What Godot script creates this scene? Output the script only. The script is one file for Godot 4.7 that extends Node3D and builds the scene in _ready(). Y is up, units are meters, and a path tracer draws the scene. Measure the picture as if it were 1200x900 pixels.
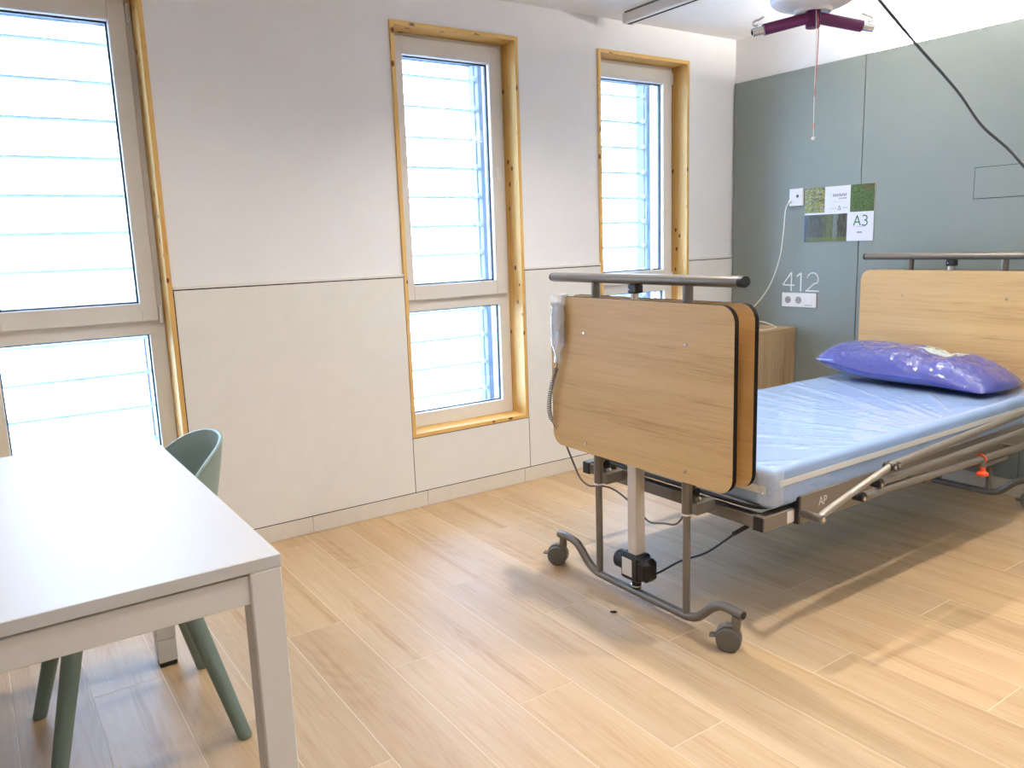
extends Node3D
# Care-home bedroom: window wall at z = 0 (room towards +z), green panelled wall at x = 4.057, y up, metres.

const CEIL := 2.458
const GX := 4.057            # face of the green panels
const WX := 4.078            # plaster behind them
const LAMP_COLOR := Color(1.0, 0.975, 0.945)
const LAMP_ENERGY := 1.8
const LED_ENERGY := 17.5
const SKY_ENERGY := 28.0
var M := {}
var used := {}

func _ready() -> void:
	# ---------------------------------------------------------------- camera
	var cam := Camera3D.new()
	cam.name = "camera"
	cam.fov = 51.552
	cam.position = Vector3(0, 1.29, 3.425)
	cam.rotation_order = EULER_ORDER_YXZ
	cam.rotation_degrees = Vector3(-10.091, -34.233, -1.949)
	cam.near = 0.05
	add_child(cam)
	cam.current = true
	# ---------------------------------------------------------------- sky, exposure
	var sm := ProceduralSkyMaterial.new()
	sm.sky_top_color = Color(0.60, 0.78, 1.0)
	sm.sky_horizon_color = Color(0.78, 0.89, 1.0)
	sm.ground_horizon_color = Color(0.78, 0.88, 1.0)
	sm.ground_bottom_color = Color(0.72, 0.76, 0.80)
	sm.sun_angle_max = 1.0
	var sky := Sky.new()
	sky.sky_material = sm
	var env := Environment.new()
	env.background_mode = Environment.BG_SKY
	env.sky = sky
	env.background_energy_multiplier = SKY_ENERGY
	env.tonemap_mode = Environment.TONE_MAPPER_LINEAR
	env.tonemap_exposure = 1.09
	env.sdfgi_enabled = true
	env.ssao_enabled = true
	env.ssil_enabled = true
	var we := WorldEnvironment.new()
	we.name = "world_environment"
	we.environment = env
	add_child(we)
	make_materials()
	# ---------------------------------------------------------------- lamps of the room
	for d in [[2.09, 1.09, "above the foot of the bed", 1.6], [0.68, 1.0, "above the table edge and chair", 0.55], [3.44, 1.09, "above the bedside cabinet side of the bed", 0.35], [2.65, 2.6, "on the room side of the bed", 1.75], [0.74, 2.6, "in front of the photographer", 0.7], [-0.61, 1.09, "above the far side of the table", 0.65], [0.74, 4.1, "in the near half of the room", 0.9], [2.65, 4.1, "near the door end of the room", 0.9]]:
		downlight(d[0], d[1], d[2], d[3])
	led_strip()
	# ---------------------------------------------------------------- the setting
	build_floor()
	build_shell()
	build_windows()
	build_green_wall()
	build_outside()
	# ---------------------------------------------------------------- large things
	build_bed()
	build_mattress()
	build_table()
	build_chair()
	build_pillow()
	build_cabinet()
	build_hoist()
	# ---------------------------------------------------------------- small things
	build_hand_control()
	build_wall_things()
	build_debris()

# ==================================================================== nodes
func numbered(n: String) -> String:
	if not used.has(n):
		used[n] = 0
		return n
	used[n] += 1
	return "%s_%03d" % [n, used[n]]

func thing(called: String, label: String, category: String, at := Vector3.ZERO, group := "") -> Node3D:
	var o := Node3D.new()
	o.name = numbered(called)
	o.position = at
	add_child(o)
	o.set_meta("label", label)
	o.set_meta("category", category)
	if group != "":
		o.set_meta("group", group)
	return o

func struct(called: String, at := Vector3.ZERO) -> Node3D:
	var o := Node3D.new()
	o.name = numbered(called)
	o.position = at
	add_child(o)
	o.set_meta("kind", "structure")
	return o

func put(st, called: String, m: Material, parent: Node3D, label := "") -> MeshInstance3D:
	var o := MeshInstance3D.new()
	o.name = called
	var mesh: Mesh
	if st is SurfaceTool:
		mesh = st.commit()
	else:
		mesh = st
	o.mesh = mesh
	o.material_override = m
	o.cast_shadow = GeometryInstance3D.SHADOW_CASTING_SETTING_ON
	parent.add_child(o, true)
	if label != "":
		o.set_meta("label", label)
	return o

# ==================================================================== geometry
func S() -> SurfaceTool:
	var st := SurfaceTool.new()
	st.begin(Mesh.PRIMITIVE_TRIANGLES)
	return st

func vtx(st: SurfaceTool, p: Vector3, n: Vector3, uv: Vector2) -> void:
	st.set_normal(n)
	st.set_uv(uv)
	st.add_vertex(p)

func tri(st: SurfaceTool, a: Vector3, b: Vector3, c: Vector3, na: Vector3, nb: Vector3, nc: Vector3, ua := Vector2.ZERO, ub := Vector2.ZERO, uc := Vector2.ZERO) -> void:
	if (b - a).cross(c - a).dot(na + nb + nc) > 0.0:
		vtx(st, a, na, ua); vtx(st, c, nc, uc); vtx(st, b, nb, ub)
	else:
		vtx(st, a, na, ua); vtx(st, b, nb, ub); vtx(st, c, nc, uc)

func quad(st: SurfaceTool, a: Vector3, b: Vector3, c: Vector3, d: Vector3, n: Vector3, ua := Vector2.ZERO, ub := Vector2.ZERO, uc := Vector2.ZERO, ud := Vector2.ZERO) -> void:
	tri(st, a, b, c, n, n, n, ua, ub, uc)
	tri(st, a, c, d, n, n, n, ua, uc, ud)

# box with chamfered edges; grain = axis the texture's u runs along
func box(st: SurfaceTool, lo: Vector3, hi: Vector3, bev := 0.0, grain := 0, off := Vector2.ZERO, xf := Transform3D()) -> void:
	var c := (lo + hi) * 0.5
	var h := (hi - lo) * 0.5
	bev = minf(bev, minf(h.x, minf(h.y, h.z)) * 0.9)
	for ax in 3:
		for s in [-1.0, 1.0]:
			var b1 := (ax + 1) % 3
			var b2 := (ax + 2) % 3
			var g := grain if grain != ax else b1
			var o := b1 if g == b2 else b2
			var ps := []
			var us := []
			for q in [[-1, -1], [1, -1], [1, 1], [-1, 1]]:
				var v := Vector3()
				v[ax] = h[ax] * s
				v[b1] = (h[b1] - bev) * q[0]
				v[b2] = (h[b2] - bev) * q[1]
				v += c
				ps.append(xf * v)
				us.append(Vector2(v[g], v[o]) + off)
			var n := Vector3()
			n[ax] = s
			n = xf.basis * n
			quad(st, ps[0], ps[1], ps[2], ps[3], n, us[0], us[1], us[2], us[3])
	if bev <= 0.0:
		return
	for ax in 3:                       # twelve edges, along axis ax
		var b1 := (ax + 1) % 3
		var b2 := (ax + 2) % 3
		for s1 in [-1.0, 1.0]:
			for s2 in [-1.0, 1.0]:
				var ps := []
				var us := []
				for q in [[-1, 0], [1, 0], [1, 1], [-1, 1]]:
					var v := Vector3()
					v[ax] = (h[ax] - bev) * q[0]
					v[b1] = (h[b1] - (bev if q[1] == 1 else 0.0)) * s1
					v[b2] = (h[b2] - (0.0 if q[1] == 1 else bev)) * s2
					v += c
					ps.append(xf * v)
					us.append(Vector2(v[grain], v[b2 if grain != b2 else b1]) + off)
				var n := Vector3()
				n[b1] = s1
				n[b2] = s2
				n = (xf.basis * n).normalized()
				quad(st, ps[0], ps[1], ps[2], ps[3], n, us[0], us[1], us[2], us[3])
	for sx in [-1.0, 1.0]:
		for sy in [-1.0, 1.0]:
			for sz in [-1.0, 1.0]:
				var k := Vector3(sx, sy, sz)
				var a := c + Vector3(h.x, h.y - bev, h.z - bev) * k
				var b := c + Vector3(h.x - bev, h.y, h.z - bev) * k
				var d := c + Vector3(h.x - bev, h.y - bev, h.z) * k
				var n := (xf.basis * k).normalized()
				tri(st, xf * a, xf * b, xf * d, n, n, n)

func boxm(lo: Vector3, hi: Vector3, bev := 0.0, grain := 0, off := Vector2.ZERO) -> SurfaceTool:
	var st := S()
	box(st, lo, hi, bev, grain, off)
	return st

# smooth tube along points; rad a number or one radius per point; squash scales the second axis
func tube(st: SurfaceTool, pts: Array, rad, seg := 12, caps := true, squash := 1.0, up := Vector3.ZERO) -> void:
	var n := pts.size()
	var frames := []
	var prev := Vector3.ZERO
	for i in n:
		var t: Vector3
		if i == 0: t = pts[1] - pts[0]
		elif i == n - 1: t = pts[n - 1] - pts[n - 2]
		else: t = (pts[i + 1] - pts[i]).normalized() + (pts[i] - pts[i - 1]).normalized()
		t = t.normalized()
		var u: Vector3
		if up != Vector3.ZERO: u = up
		elif prev == Vector3.ZERO: u = Vector3.UP if absf(t.y) < 0.9 else Vector3.RIGHT
		else: u = prev
		u = (u - t * u.dot(t)).normalized()
		prev = u
		frames.append([t, u, t.cross(u).normalized()])
	var len := 0.0
	for i in n - 1:
		var l2: float = len + (pts[i + 1] - pts[i]).length()
		var r0: float = rad[i] if rad is Array else rad
		var r1: float = rad[i + 1] if rad is Array else rad
		for k in seg:
			var q := []
			for e in [[i, k, r0, len], [i + 1, k, r1, l2], [i + 1, k + 1, r1, l2], [i, k + 1, r0, len]]:
				var a: float = TAU * e[1] / seg
				var f = frames[e[0]]
				var nn: Vector3 = (f[1] * cos(a) / squash + f[2] * sin(a)).normalized()
				var pp: Vector3 = pts[e[0]] + (f[1] * cos(a) * squash + f[2] * sin(a)) * float(e[2])
				q.append([pp, nn, Vector2(e[3], float(e[1]) / seg)])
			tri(st, q[0][0], q[1][0], q[2][0], q[0][1], q[1][1], q[2][1], q[0][2], q[1][2], q[2][2])
			tri(st, q[0][0], q[2][0], q[3][0], q[0][1], q[2][1], q[3][1], q[0][2], q[2][2], q[3][2])
		len = l2
	if caps:
		for e in [0, n - 1]:
			var f = frames[e]
			var r: float = rad[e] if rad is Array else rad
			var nn: Vector3 = f[0] * (-1.0 if e == 0 else 1.0)
			for k in seg:
				var a := TAU * k / seg
				var b := TAU * (k + 1) / seg
				tri(st, pts[e], pts[e] + (f[1] * cos(a) * squash + f[2] * sin(a)) * r, pts[e] + (f[1] * cos(b) * squash + f[2] * sin(b)) * r, nn, nn, nn)

func tubem(pts: Array, rad, seg := 12, squash := 1.0, up := Vector3.ZERO) -> SurfaceTool:
	var st := S()
	tube(st, pts, rad, seg, true, squash, up)
	return st

# Catmull-Rom through points
func spline(p: Array, sub := 6) -> Array:
	var out := []
	for i in p.size() - 1:
		var a: Vector3 = p[maxi(i - 1, 0)]
		var b: Vector3 = p[i]
		var c: Vector3 = p[i + 1]
		var d: Vector3 = p[mini(i + 2, p.size() - 1)]
		for k in sub:
			var t := float(k) / sub
			out.append(0.5 * ((2.0 * b) + (c - a) * t + (2.0 * a - 5.0 * b + 4.0 * c - d) * t * t + (3.0 * b - a - 3.0 * c + d) * t * t * t))
	out.append(p[-1])
	return out

# lathe of [r, h] pairs about local y, placed by xf
func lathe(st: SurfaceTool, prof: Array, xf := Transform3D(), seg := 24) -> void:
	for i in prof.size() - 1:
		var a: Vector2 = Vector2(prof[i][0], prof[i][1])
		var b: Vector2 = Vector2(prof[i + 1][0], prof[i + 1][1])
		var d := b - a
		if d.length() < 1e-6:
			continue
		var n2 := Vector2(d.y, -d.x).normalized()
		for k in seg:
			var ps := []
			var ns := []
			for e in [[a, k], [b, k], [b, k + 1], [a, k + 1]]:
				var t: float = TAU * e[1] / seg
				ps.append(xf * Vector3(e[0].x * cos(t), e[0].y, e[0].x * sin(t)))
				ns.append((xf.basis * Vector3(n2.x * cos(t), n2.y, n2.x * sin(t))).normalized())
			if a.x > 1e-6:
				tri(st, ps[0], ps[1], ps[3], ns[0], ns[1], ns[3])
			if b.x > 1e-6:
				tri(st, ps[1], ps[2], ps[3], ns[1], ns[2], ns[3])

func aim(at: Vector3, dir: Vector3) -> Transform3D:          # local y along dir
	var y := dir.normalized()
	var x := (Vector3.UP if absf(y.y) < 0.9 else Vector3.RIGHT).cross(y).normalized()
	return Transform3D(Basis(x, y, x.cross(y)), at)

# smooth surface over a grid of points; out = a point the normals point away from (or towards, if towards)
func grid(st: SurfaceTool, P: Array, U: Array, away = null, wrap := false) -> void:
	var nr := P.size()
	var nc: int = P[0].size()
	var N := []
	for i in nr:
		var row := []
		for j in nc:
			var jm := j - 1
			var jp := j + 1
			if wrap:
				jm = (j - 1 + nc - 1) % (nc - 1)
				jp = (j + 1) % (nc - 1)
			else:
				jm = maxi(jm, 0)
				jp = mini(jp, nc - 1)
			var dx: Vector3 = P[i][jp] - P[i][jm]
			var dy: Vector3 = P[mini(i + 1, nr - 1)][j] - P[maxi(i - 1, 0)][j]
			var n := dx.cross(dy)
			n = n.normalized() if n.length() > 1e-12 else Vector3.UP
			if away != null and n.dot(P[i][j] - away) < 0.0:
				n = -n
			row.append(n)
		N.append(row)
	for i in nr - 1:
		for j in nc - 1:
			var a = [P[i][j], P[i][j + 1], P[i + 1][j + 1], P[i + 1][j]]
			var b = [N[i][j], N[i][j + 1], N[i + 1][j + 1], N[i + 1][j]]
			var u = [U[i][j], U[i][j + 1], U[i + 1][j + 1], U[i + 1][j]]
			tri(st, a[0], a[1], a[2], b[0], b[1], b[2], u[0], u[1], u[2])
			tri(st, a[0], a[2], a[3], b[0], b[2], b[3], u[0], u[2], u[3])

func rounded(lo: Vector2, hi: Vector2, r: float, seg := 8) -> PackedVector2Array:
	var out := PackedVector2Array()
	for q in [[hi.x - r, hi.y - r, 0], [lo.x + r, hi.y - r, 1], [lo.x + r, lo.y + r, 2], [hi.x - r, lo.y + r, 3]]:
		for k in seg + 1:
			var a: float = PI * 0.5 * (q[2] + float(k) / seg)
			out.append(Vector2(q[0] + r * cos(a), q[1] + r * sin(a)))
	return out

# plate whose outline is (z, y) and thickness runs along x: faces and rim come as two meshes
func plate_faces(outline: PackedVector2Array, x0: float, x1: float, off: Vector2) -> SurfaceTool:
	var st := S()
	var c := Vector2.ZERO
	for p in outline: c += p
	c /= outline.size()
	for e in [[x0, -1.0], [x1, 1.0]]:
		for i in outline.size():
			var a := outline[i]
			var b := outline[(i + 1) % outline.size()]
			var n := Vector3(e[1], 0, 0)
			tri(st, Vector3(e[0], c.y, c.x), Vector3(e[0], a.y, a.x), Vector3(e[0], b.y, b.x), n, n, n, c + off, a + off, b + off)
	return st

func plate_rim(outline: PackedVector2Array, x0: float, x1: float) -> SurfaceTool:
	var st := S()
	var m := outline.size()
	for i in m:
		var a := outline[i]
		var b := outline[(i + 1) % m]
		var d := (b - a).normalized()
		if (b - a).length() < 1e-6:
			continue
		var n := Vector3(0, -d.x, d.y)
		quad(st, Vector3(x0, a.y, a.x), Vector3(x1, a.y, a.x), Vector3(x1, b.y, b.x), Vector3(x0, b.y, b.x), n)
	return st

# flat lettering: strokes in the (z, y) plane standing out of a wall facing -x
func strokes(st: SurfaceTool, pts: Array, width: float, x: float, depth: float) -> void:
	for i in pts.size() - 1:
		var a: Vector2 = pts[i]
		var b: Vector2 = pts[i + 1]
		var d := (b - a).normalized()
		var n := Vector2(-d.y, d.x) * width * 0.5
		var e := d * width * (0.12 if pts.size() > 3 else 0.0)
		var q := [a - e + n, b + e + n, b + e - n, a - e - n]
		var f := []
		for p in q: f.append(Vector3(x - depth, p.y, p.x))
		quad(st, f[0], f[1], f[2], f[3], Vector3.LEFT)
		for k in 4:
			var p0: Vector2 = q[k]
			var p1: Vector2 = q[(k + 1) % 4]
			var dd := (p1 - p0).normalized()
			quad(st, Vector3(x, p0.y, p0.x), Vector3(x, p1.y, p1.x), Vector3(x - depth, p1.y, p1.x), Vector3(x - depth, p0.y, p0.x), Vector3(0, -dd.x, dd.y))

# ==================================================================== materials
func mat(c: Color, rough := 0.6, metal := 0.0, spec := 0.5) -> StandardMaterial3D:
	var m := StandardMaterial3D.new()
	m.albedo_color = c
	m.roughness = rough
	m.metallic = metal
	m.metallic_specular = spec
	return m

func noise(seed_: int, freq := 1.0, oct := 3) -> FastNoiseLite:
	var n := FastNoiseLite.new()
	n.seed = seed_
	n.noise_type = FastNoiseLite.TYPE_SIMPLEX_SMOOTH
	n.frequency = freq
	n.fractal_octaves = oct
	return n

# wood: u along the grain. size in pixels, m = metres covered, cols = [light, mid, dark]
func wood(w: int, h: int, mx: float, my: float, cols: Array, seed_: int, figure := 0.5, knots: Array = [], streak := 0.35) -> ImageTexture:
	var im := Image.create(w, h, true, Image.FORMAT_RGB8)
	var n1 := noise(seed_, 1.0, 2)
	var n2 := noise(seed_ + 11, 1.0, 3)
	var n3 := noise(seed_ + 23, 1.0, 1)
	var c0: Color = cols[0]
	var c1: Color = cols[1]
	var c2: Color = cols[2]
	for j in h:
		var y := my * j / h
		for i in w:
			var x := mx * i / w
			var broad := 0.75 * n2.get_noise_2d(x * 0.55, y * 10.0) + 0.45 * n2.get_noise_2d(x * 1.1 + 40.0, y * 55.0)
			var fig := n3.get_noise_2d(x * 0.9 + 7.0, y * 7.0)
			var ring := sin((fig * 9.0 + y * 30.0) * 3.0)
			var fine := n1.get_noise_2d(x * 4.0, y * 300.0)
			var t := 0.5 + broad * 0.7 + ring * 0.14 * figure + fine * streak
			var kd := 0.0
			for k in knots:
				var dx: float = (x - k[0]) / (k[2] * 1.5)
				var dy: float = (y - k[1]) / k[2]
				kd = maxf(kd, 1.0 - sqrt(dx * dx + dy * dy))
			var c := c0.lerp(c1, clampf(t * 1.25, 0.0, 1.0)).lerp(c2, clampf((t - 0.72) * 1.6, 0.0, 0.8))
			if kd > 0.0:
				c = c.lerp(Color(0.36, 0.19, 0.07), clampf(kd * 2.2, 0.0, 0.95))
			im.set_pixel(i, j, c)
	im.generate_mipmaps()
	return ImageTexture.create_from_image(im)

func wood_mat(t: Texture2D, sx: float, sy: float, rough: float, tint := Color.WHITE) -> StandardMaterial3D:
	var m := mat(tint, rough)
	m.albedo_texture = t
	m.uv1_scale = Vector3(1.0 / sx, 1.0 / sy, 1)
	return m

func mottled(m: StandardMaterial3D, seed_: int, freq: float, lo: float, scale := 1.0) -> StandardMaterial3D:
	var im := Image.create(256, 256, true, Image.FORMAT_RGB8)
	var n := noise(seed_, freq, 4)
	for j in 256:
		for i in 256:
			var a := n.get_noise_2d(i, j)
			var b := n.get_noise_2d(i - 256, j)
			var t := lerpf(a, b, smoothstep(0.75, 1.0, i / 256.0))
			var v := clampf(1.0 - (1.0 - lo) * (0.5 + 0.5 * t), 0.0, 1.0)
			im.set_pixel(i, j, Color(v, v, v))
	im.generate_mipmaps()
	m.albedo_texture = ImageTexture.create_from_image(im)
	m.uv1_triplanar = true
	m.uv1_world_triplanar = true
	m.uv1_scale = Vector3.ONE * scale
	return m

func make_materials() -> void:
	M.plaster = mottled(mat(Color(0.945, 0.942, 0.938), 0.9), 3, 0.02, 0.985, 0.8)
	M.ceiling = mottled(mat(Color(0.945, 0.942, 0.94), 0.92), 5, 0.04, 0.97, 1.3)
	M.panel = mottled(mat(Color(0.92, 0.91, 0.885), 0.42), 7, 0.03, 0.98, 0.9)
	M.base_tile = mottled(mat(Color(0.88, 0.85, 0.80), 0.4), 8, 0.03, 0.97, 2.0)
	M.gap_shade = mat(Color(0.13, 0.12, 0.12), 0.9)  # dark colour painted in for the shade inside narrow gaps
	M.frame = mat(Color(0.88, 0.865, 0.84), 0.35)
	M.gasket = mat(Color(0.16, 0.22, 0.28), 0.5)
	M.glass = mat(Color(0.80, 0.90, 1.0, 0.06), 0.0)
	M.glass.transparency = BaseMaterial3D.TRANSPARENCY_ALPHA
	var rng := RandomNumberGenerator.new()
	rng.seed = 41
	var kn := []
	for i in 64:
		kn.append([rng.randf() * 2.0, rng.randf() * 0.8, rng.randf_range(0.006, 0.012)])
	M.pine = wood_mat(wood(768, 256, 2.0, 0.8, [Color(0.90, 0.75, 0.47), Color(0.85, 0.67, 0.37), Color(0.76, 0.54, 0.26)], 12, 0.6, kn, 0.25), 2.0, 0.8, 0.5)
	M.grout = mat(Color(0.86, 0.80, 0.71), 0.8)
	M.plank = []
	var fc := [[Color(0.765, 0.665, 0.53), Color(0.72, 0.605, 0.46), Color(0.63, 0.51, 0.355)], [Color(0.755, 0.65, 0.51), Color(0.705, 0.59, 0.44), Color(0.615, 0.495, 0.34)]]
	for v in 2:
		var tx := wood(768, 320, 1.25, 0.62, fc[v], 60 + 9 * v, 0.6, [], 0.26)
		for tint in [Color(1, 1, 1), Color(0.965, 0.96, 0.95), Color(1.0, 0.985, 0.96)]:
			var m := wood_mat(tx, 1.25, 0.62, 0.5, tint)
			m.metallic_specular = 0.5
			M.plank.append(m)
	M.oak = wood_mat(wood(768, 512, 1.0, 0.62, [Color(0.83, 0.69, 0.475), Color(0.78, 0.63, 0.41), Color(0.62, 0.47, 0.285)], 91, 0.35, [], 0.40), 1.0, 0.62, 0.45)
	M.cab = wood_mat(wood(512, 256, 0.9, 0.45, [Color(0.70, 0.60, 0.46), Color(0.63, 0.52, 0.38), Color(0.45, 0.35, 0.24)], 131, 0.8, [], 0.4), 0.9, 0.45, 0.5)
	M.edge = mat(Color(0.075, 0.055, 0.045), 0.8, 0.0, 0.25)
	M.metal = mat(Color(0.47, 0.44, 0.405), 0.36, 0.35)
	M.alu = mat(Color(0.80, 0.77, 0.73), 0.38, 0.35)
	M.rail_arm = mat(Color(0.60, 0.57, 0.53), 0.34, 0.4)
	M.black = mat(Color(0.045, 0.045, 0.05), 0.45)
	M.rubber = mat(Color(0.10, 0.10, 0.105), 0.7)
	M.chrome = mat(Color(0.82, 0.82, 0.82), 0.16, 1.0)
	M.castor = mat(Color(0.37, 0.35, 0.325), 0.5)
	M.orange = mat(Color(0.90, 0.30, 0.06), 0.45)
	M.cable_grey = mat(Color(0.36, 0.35, 0.35), 0.5)
	M.paper = mat(Color(0.85, 0.83, 0.80), 0.7)
	M.mattress = mat(Color(0.44, 0.60, 0.79), 0.55)
	M.wrap = mat(Color(0.93, 0.96, 1.0, 0.22), 0.10)
	M.wrap.transparency = BaseMaterial3D.TRANSPARENCY_ALPHA
	M.tape = mat(Color(0.80, 0.80, 0.78), 0.3)
	M.pillow = mottled(mat(Color(0.09, 0.14, 0.60), 0.4), 14, 0.03, 0.85, 5.0)
	M.pillow.clearcoat_enabled = true
	M.pillow.clearcoat = 1.0
	M.pillow.clearcoat_roughness = 0.08
	M.pillow_wrap = mat(Color(0.93, 0.96, 1.0, 0.05), 0.05)
	M.pillow_wrap.transparency = BaseMaterial3D.TRANSPARENCY_ALPHA
	M.table = mat(Color(0.80, 0.795, 0.785), 0.5)
	M.table_frame = mat(Color(0.86, 0.85, 0.83), 0.45)
	M.shell = mat(Color(0.52, 0.60, 0.575), 0.42)
	M.chair_leg = mat(Color(0.42, 0.485, 0.45), 0.45)
	M.green = mottled(mat(Color(0.515, 0.545, 0.525), 0.5), 17, 0.03, 0.985, 1.2)
	M.white = mat(Color(0.90, 0.885, 0.87), 0.4)
	M.socket = mat(Color(0.62, 0.58, 0.56), 0.5)
	M.slat = mat(Color(0.68, 0.71, 0.74), 0.5)
	M.slat_frame = mat(Color(0.40, 0.44, 0.50), 0.5)
	M.soffit = wood_mat(M.cab.albedo_texture, 0.9, 0.45, 0.7, Color(0.85, 0.72, 0.62))
	M.concrete = mottled(mat(Color(0.80, 0.80, 0.79), 0.9), 19, 0.05, 0.9, 0.6)
	M.purple = mat(Color(0.36, 0.085, 0.31), 0.42)
	M.cord_white = mat(Color(0.88, 0.85, 0.80), 0.5)
	M.cord_red = mat(Color(0.78, 0.20, 0.20), 0.5)
	M.lamp = mat(Color(1, 0.95, 0.86), 0.6)
	M.lamp.emission_enabled = true
	M.lamp.emission = Color(1.0, 0.90, 0.74)
	M.lamp.emission_energy_multiplier = 4.0

# ==================================================================== lamps
func downlight(x: float, z: float, where: String, dim: float) -> void:
	var o := thing("ceiling_downlight", "round recessed white downlight in the ceiling " + where, "lamp", Vector3(x, CEIL, z), "ceiling downlights")
	var st := S()
	lathe(st, [[0.072, 0.0], [0.095, 0.0], [0.096, -0.004], [0.074, -0.008], [0.070, -0.002]], Transform3D(), 28)
	put(st, "trim_ring", M.white, o)
	st = S()
	lathe(st, [[0.0, -0.002], [0.071, -0.002]], Transform3D(), 28)
	put(st, "diffuser", M.lamp, o)
	var l := SpotLight3D.new()
	l.name = "light"
	l.rotation_degrees = Vector3(-90, 0, 0)
	l.position = Vector3(0, -0.014, 0)
	l.spot_angle = 69.0
	l.spot_angle_attenuation = 1.0
	l.spot_range = 12.0
	l.spot_attenuation = 2.0
	l.light_size = 0.035
	l.light_color = LAMP_COLOR
	l.light_energy = LAMP_ENERGY * dim
	l.shadow_enabled = true
	o.add_child(l)

func led_strip() -> void:
	var o := thing("led_strip", "glowing cove light strip along the top edge of the green wall panels", "lamp", Vector3(4.068, 2.2, 0.9))
	put(boxm(Vector3(-0.006, 0.0005, 0), Vector3(0.006, 0.004, 3.4), 0.001), "diffuser", M.lamp, o)
	var l := AreaLight3D.new()
	l.name = "light"
	l.area_size = Vector2(0.011, 3.4)
	l.rotation_degrees = Vector3(90, 0, 0)
	l.position = Vector3(0, 0.006, 1.7)
	l.light_color = Color(1.0, 0.98, 0.945)
	l.light_energy = LED_ENERGY
	l.shadow_enabled = true
	l.area_range = 12.0
	l.area_attenuation = 2.0
	o.add_child(l)

# ==================================================================== setting
func build_floor() -> void:
	var f := struct("floor")
	put(boxm(Vector3(-2.3, -0.12, -0.1), Vector3(4.2, -0.0005, 5.3)), "grout_bed", M.grout, f)
	var pitch := 0.197
	var x0 := 0.165
	var rng := RandomNumberGenerator.new()
	rng.seed = 5
	var shared := {}
	for k in range(-12, 20):
		var xa := maxf(x0 + pitch * k + 0.001, -2.2)
		var xb := minf(x0 + pitch * (k + 1) - 0.001, 4.078)
		if xb - xa < 0.01:
			continue
		var z := 0.115 + 0.4 * posmod(k - 1, 3) - 1.2
		while z < 5.2:
			var za := maxf(z + 0.001, 0.0)
			var zb := minf(z + 1.2 - 0.001, 5.2)
			z += 1.2
			if zb - za < 0.01:
				continue
			var v := rng.randi() % 6
			var key := "%d_%.3f_%.3f" % [v % 3, xb - xa, zb - za]
			if not shared.has(key):
				shared[key] = boxm(Vector3(0, -0.012, 0), Vector3(xb - xa, 0, zb - za), 0.0004, 2, Vector2(0.02, 0.206 * (v % 3) + 0.004)).commit()
			var p := put(shared[key], "plank", M.plank[(rng.randi() % 6)], f)
			p.position = Vector3(xa, 0, za)
			if rng.randf() < 0.5:
				p.rotation.y = PI
				p.position = Vector3(xb, 0, zb)

const WIN := [-0.006, 1.732, 2.960]
const WW := 0.702
const WY0 := 0.357
const WY1 := 2.297

func build_shell() -> void:
	# ceiling
	var c := struct("ceiling")
	put(boxm(Vector3(-2.4, CEIL, -0.32), Vector3(4.3, CEIL + 0.15, 5.4)), "slab", M.ceiling, c)
	# window wall
	var w := struct("wall_back")
	var st := S()
	var zf := -0.012
	var edges := [-2.4]
	for x in WIN:
		edges.append(x + 0.001)
		edges.append(x + WW - 0.001)
	edges.append(4.3)
	for i in range(0, edges.size(), 2):
		box(st, Vector3(edges[i], -0.1, -0.30), Vector3(edges[i + 1], CEIL + 0.01, zf))
	for x in WIN:
		box(st, Vector3(x, -0.1, -0.30), Vector3(x + WW, WY0 + 0.001, zf))
		box(st, Vector3(x, WY1 - 0.001, -0.30), Vector3(x + WW, CEIL + 0.01, zf))
	put(st, "plaster", M.plaster, w)
	# lower lining: backing coloured dark as the shade in the joints, panels, cap strip
	var pt := 1.1425
	var pb := 0.0815
	var spans := [[-2.2, -0.010, pb, pt], [0.700, 1.729, pb, pt], [2.437, 2.957, pb, pt], [3.665, 4.054, pb, pt]]
	for x in WIN:
		spans.append([x + 0.001, x + WW - 0.001, pb, WY0 - 0.004])
	for s in spans:
		put(boxm(Vector3(s[0], s[2], zf + 0.0085), Vector3(s[1], s[3], 0.0), 0.0006), "panel", M.panel, w)
	for s in [[-2.2, -0.007], [0.697, 1.731], [2.435, 2.959], [3.663, 4.055]]:
		put(boxm(Vector3(s[0], 0.05, zf), Vector3(s[1], pt + 0.0045, zf + 0.0083)), "joint_shade_backing", M.gap_shade, w)
		put(boxm(Vector3(s[0], pt + 0.0045, zf), Vector3(s[1], pt + 0.0175, 0.002), 0.0012), "cap_strip", M.panel, w)
	for x in WIN:
		put(boxm(Vector3(x - 0.002, 0.05, zf), Vector3(x + WW + 0.002, WY0 - 0.001, zf + 0.0083)), "joint_shade_backing", M.gap_shade, w)
	# skirting tiles 0.6 m long
	var b := struct("baseboard_back")
	var x := 1.196 - 0.6 * 6
	while x < 4.05:
		var xa := maxf(x + 0.001, -2.2)
		var xb := minf(x + 0.599, 4.055)
		put(boxm(Vector3(xa, 0.001, -0.0035), Vector3(xb, 0.077, 0.0005), 0.0006), "skirting_tile", M.base_tile, b)
		x += 0.6
	# the other walls
	var l := struct("wall_left")
	put(boxm(Vector3(-2.4, -0.1, -0.3), Vector3(-2.2, CEIL + 0.01, 5.4)), "plaster", M.plaster, l)
	var f := struct("wall_front")
	put(boxm(Vector3(-2.4, -0.1, 5.2), Vector3(4.3, CEIL + 0.01, 5.4)), "plaster", M.plaster, f)

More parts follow.
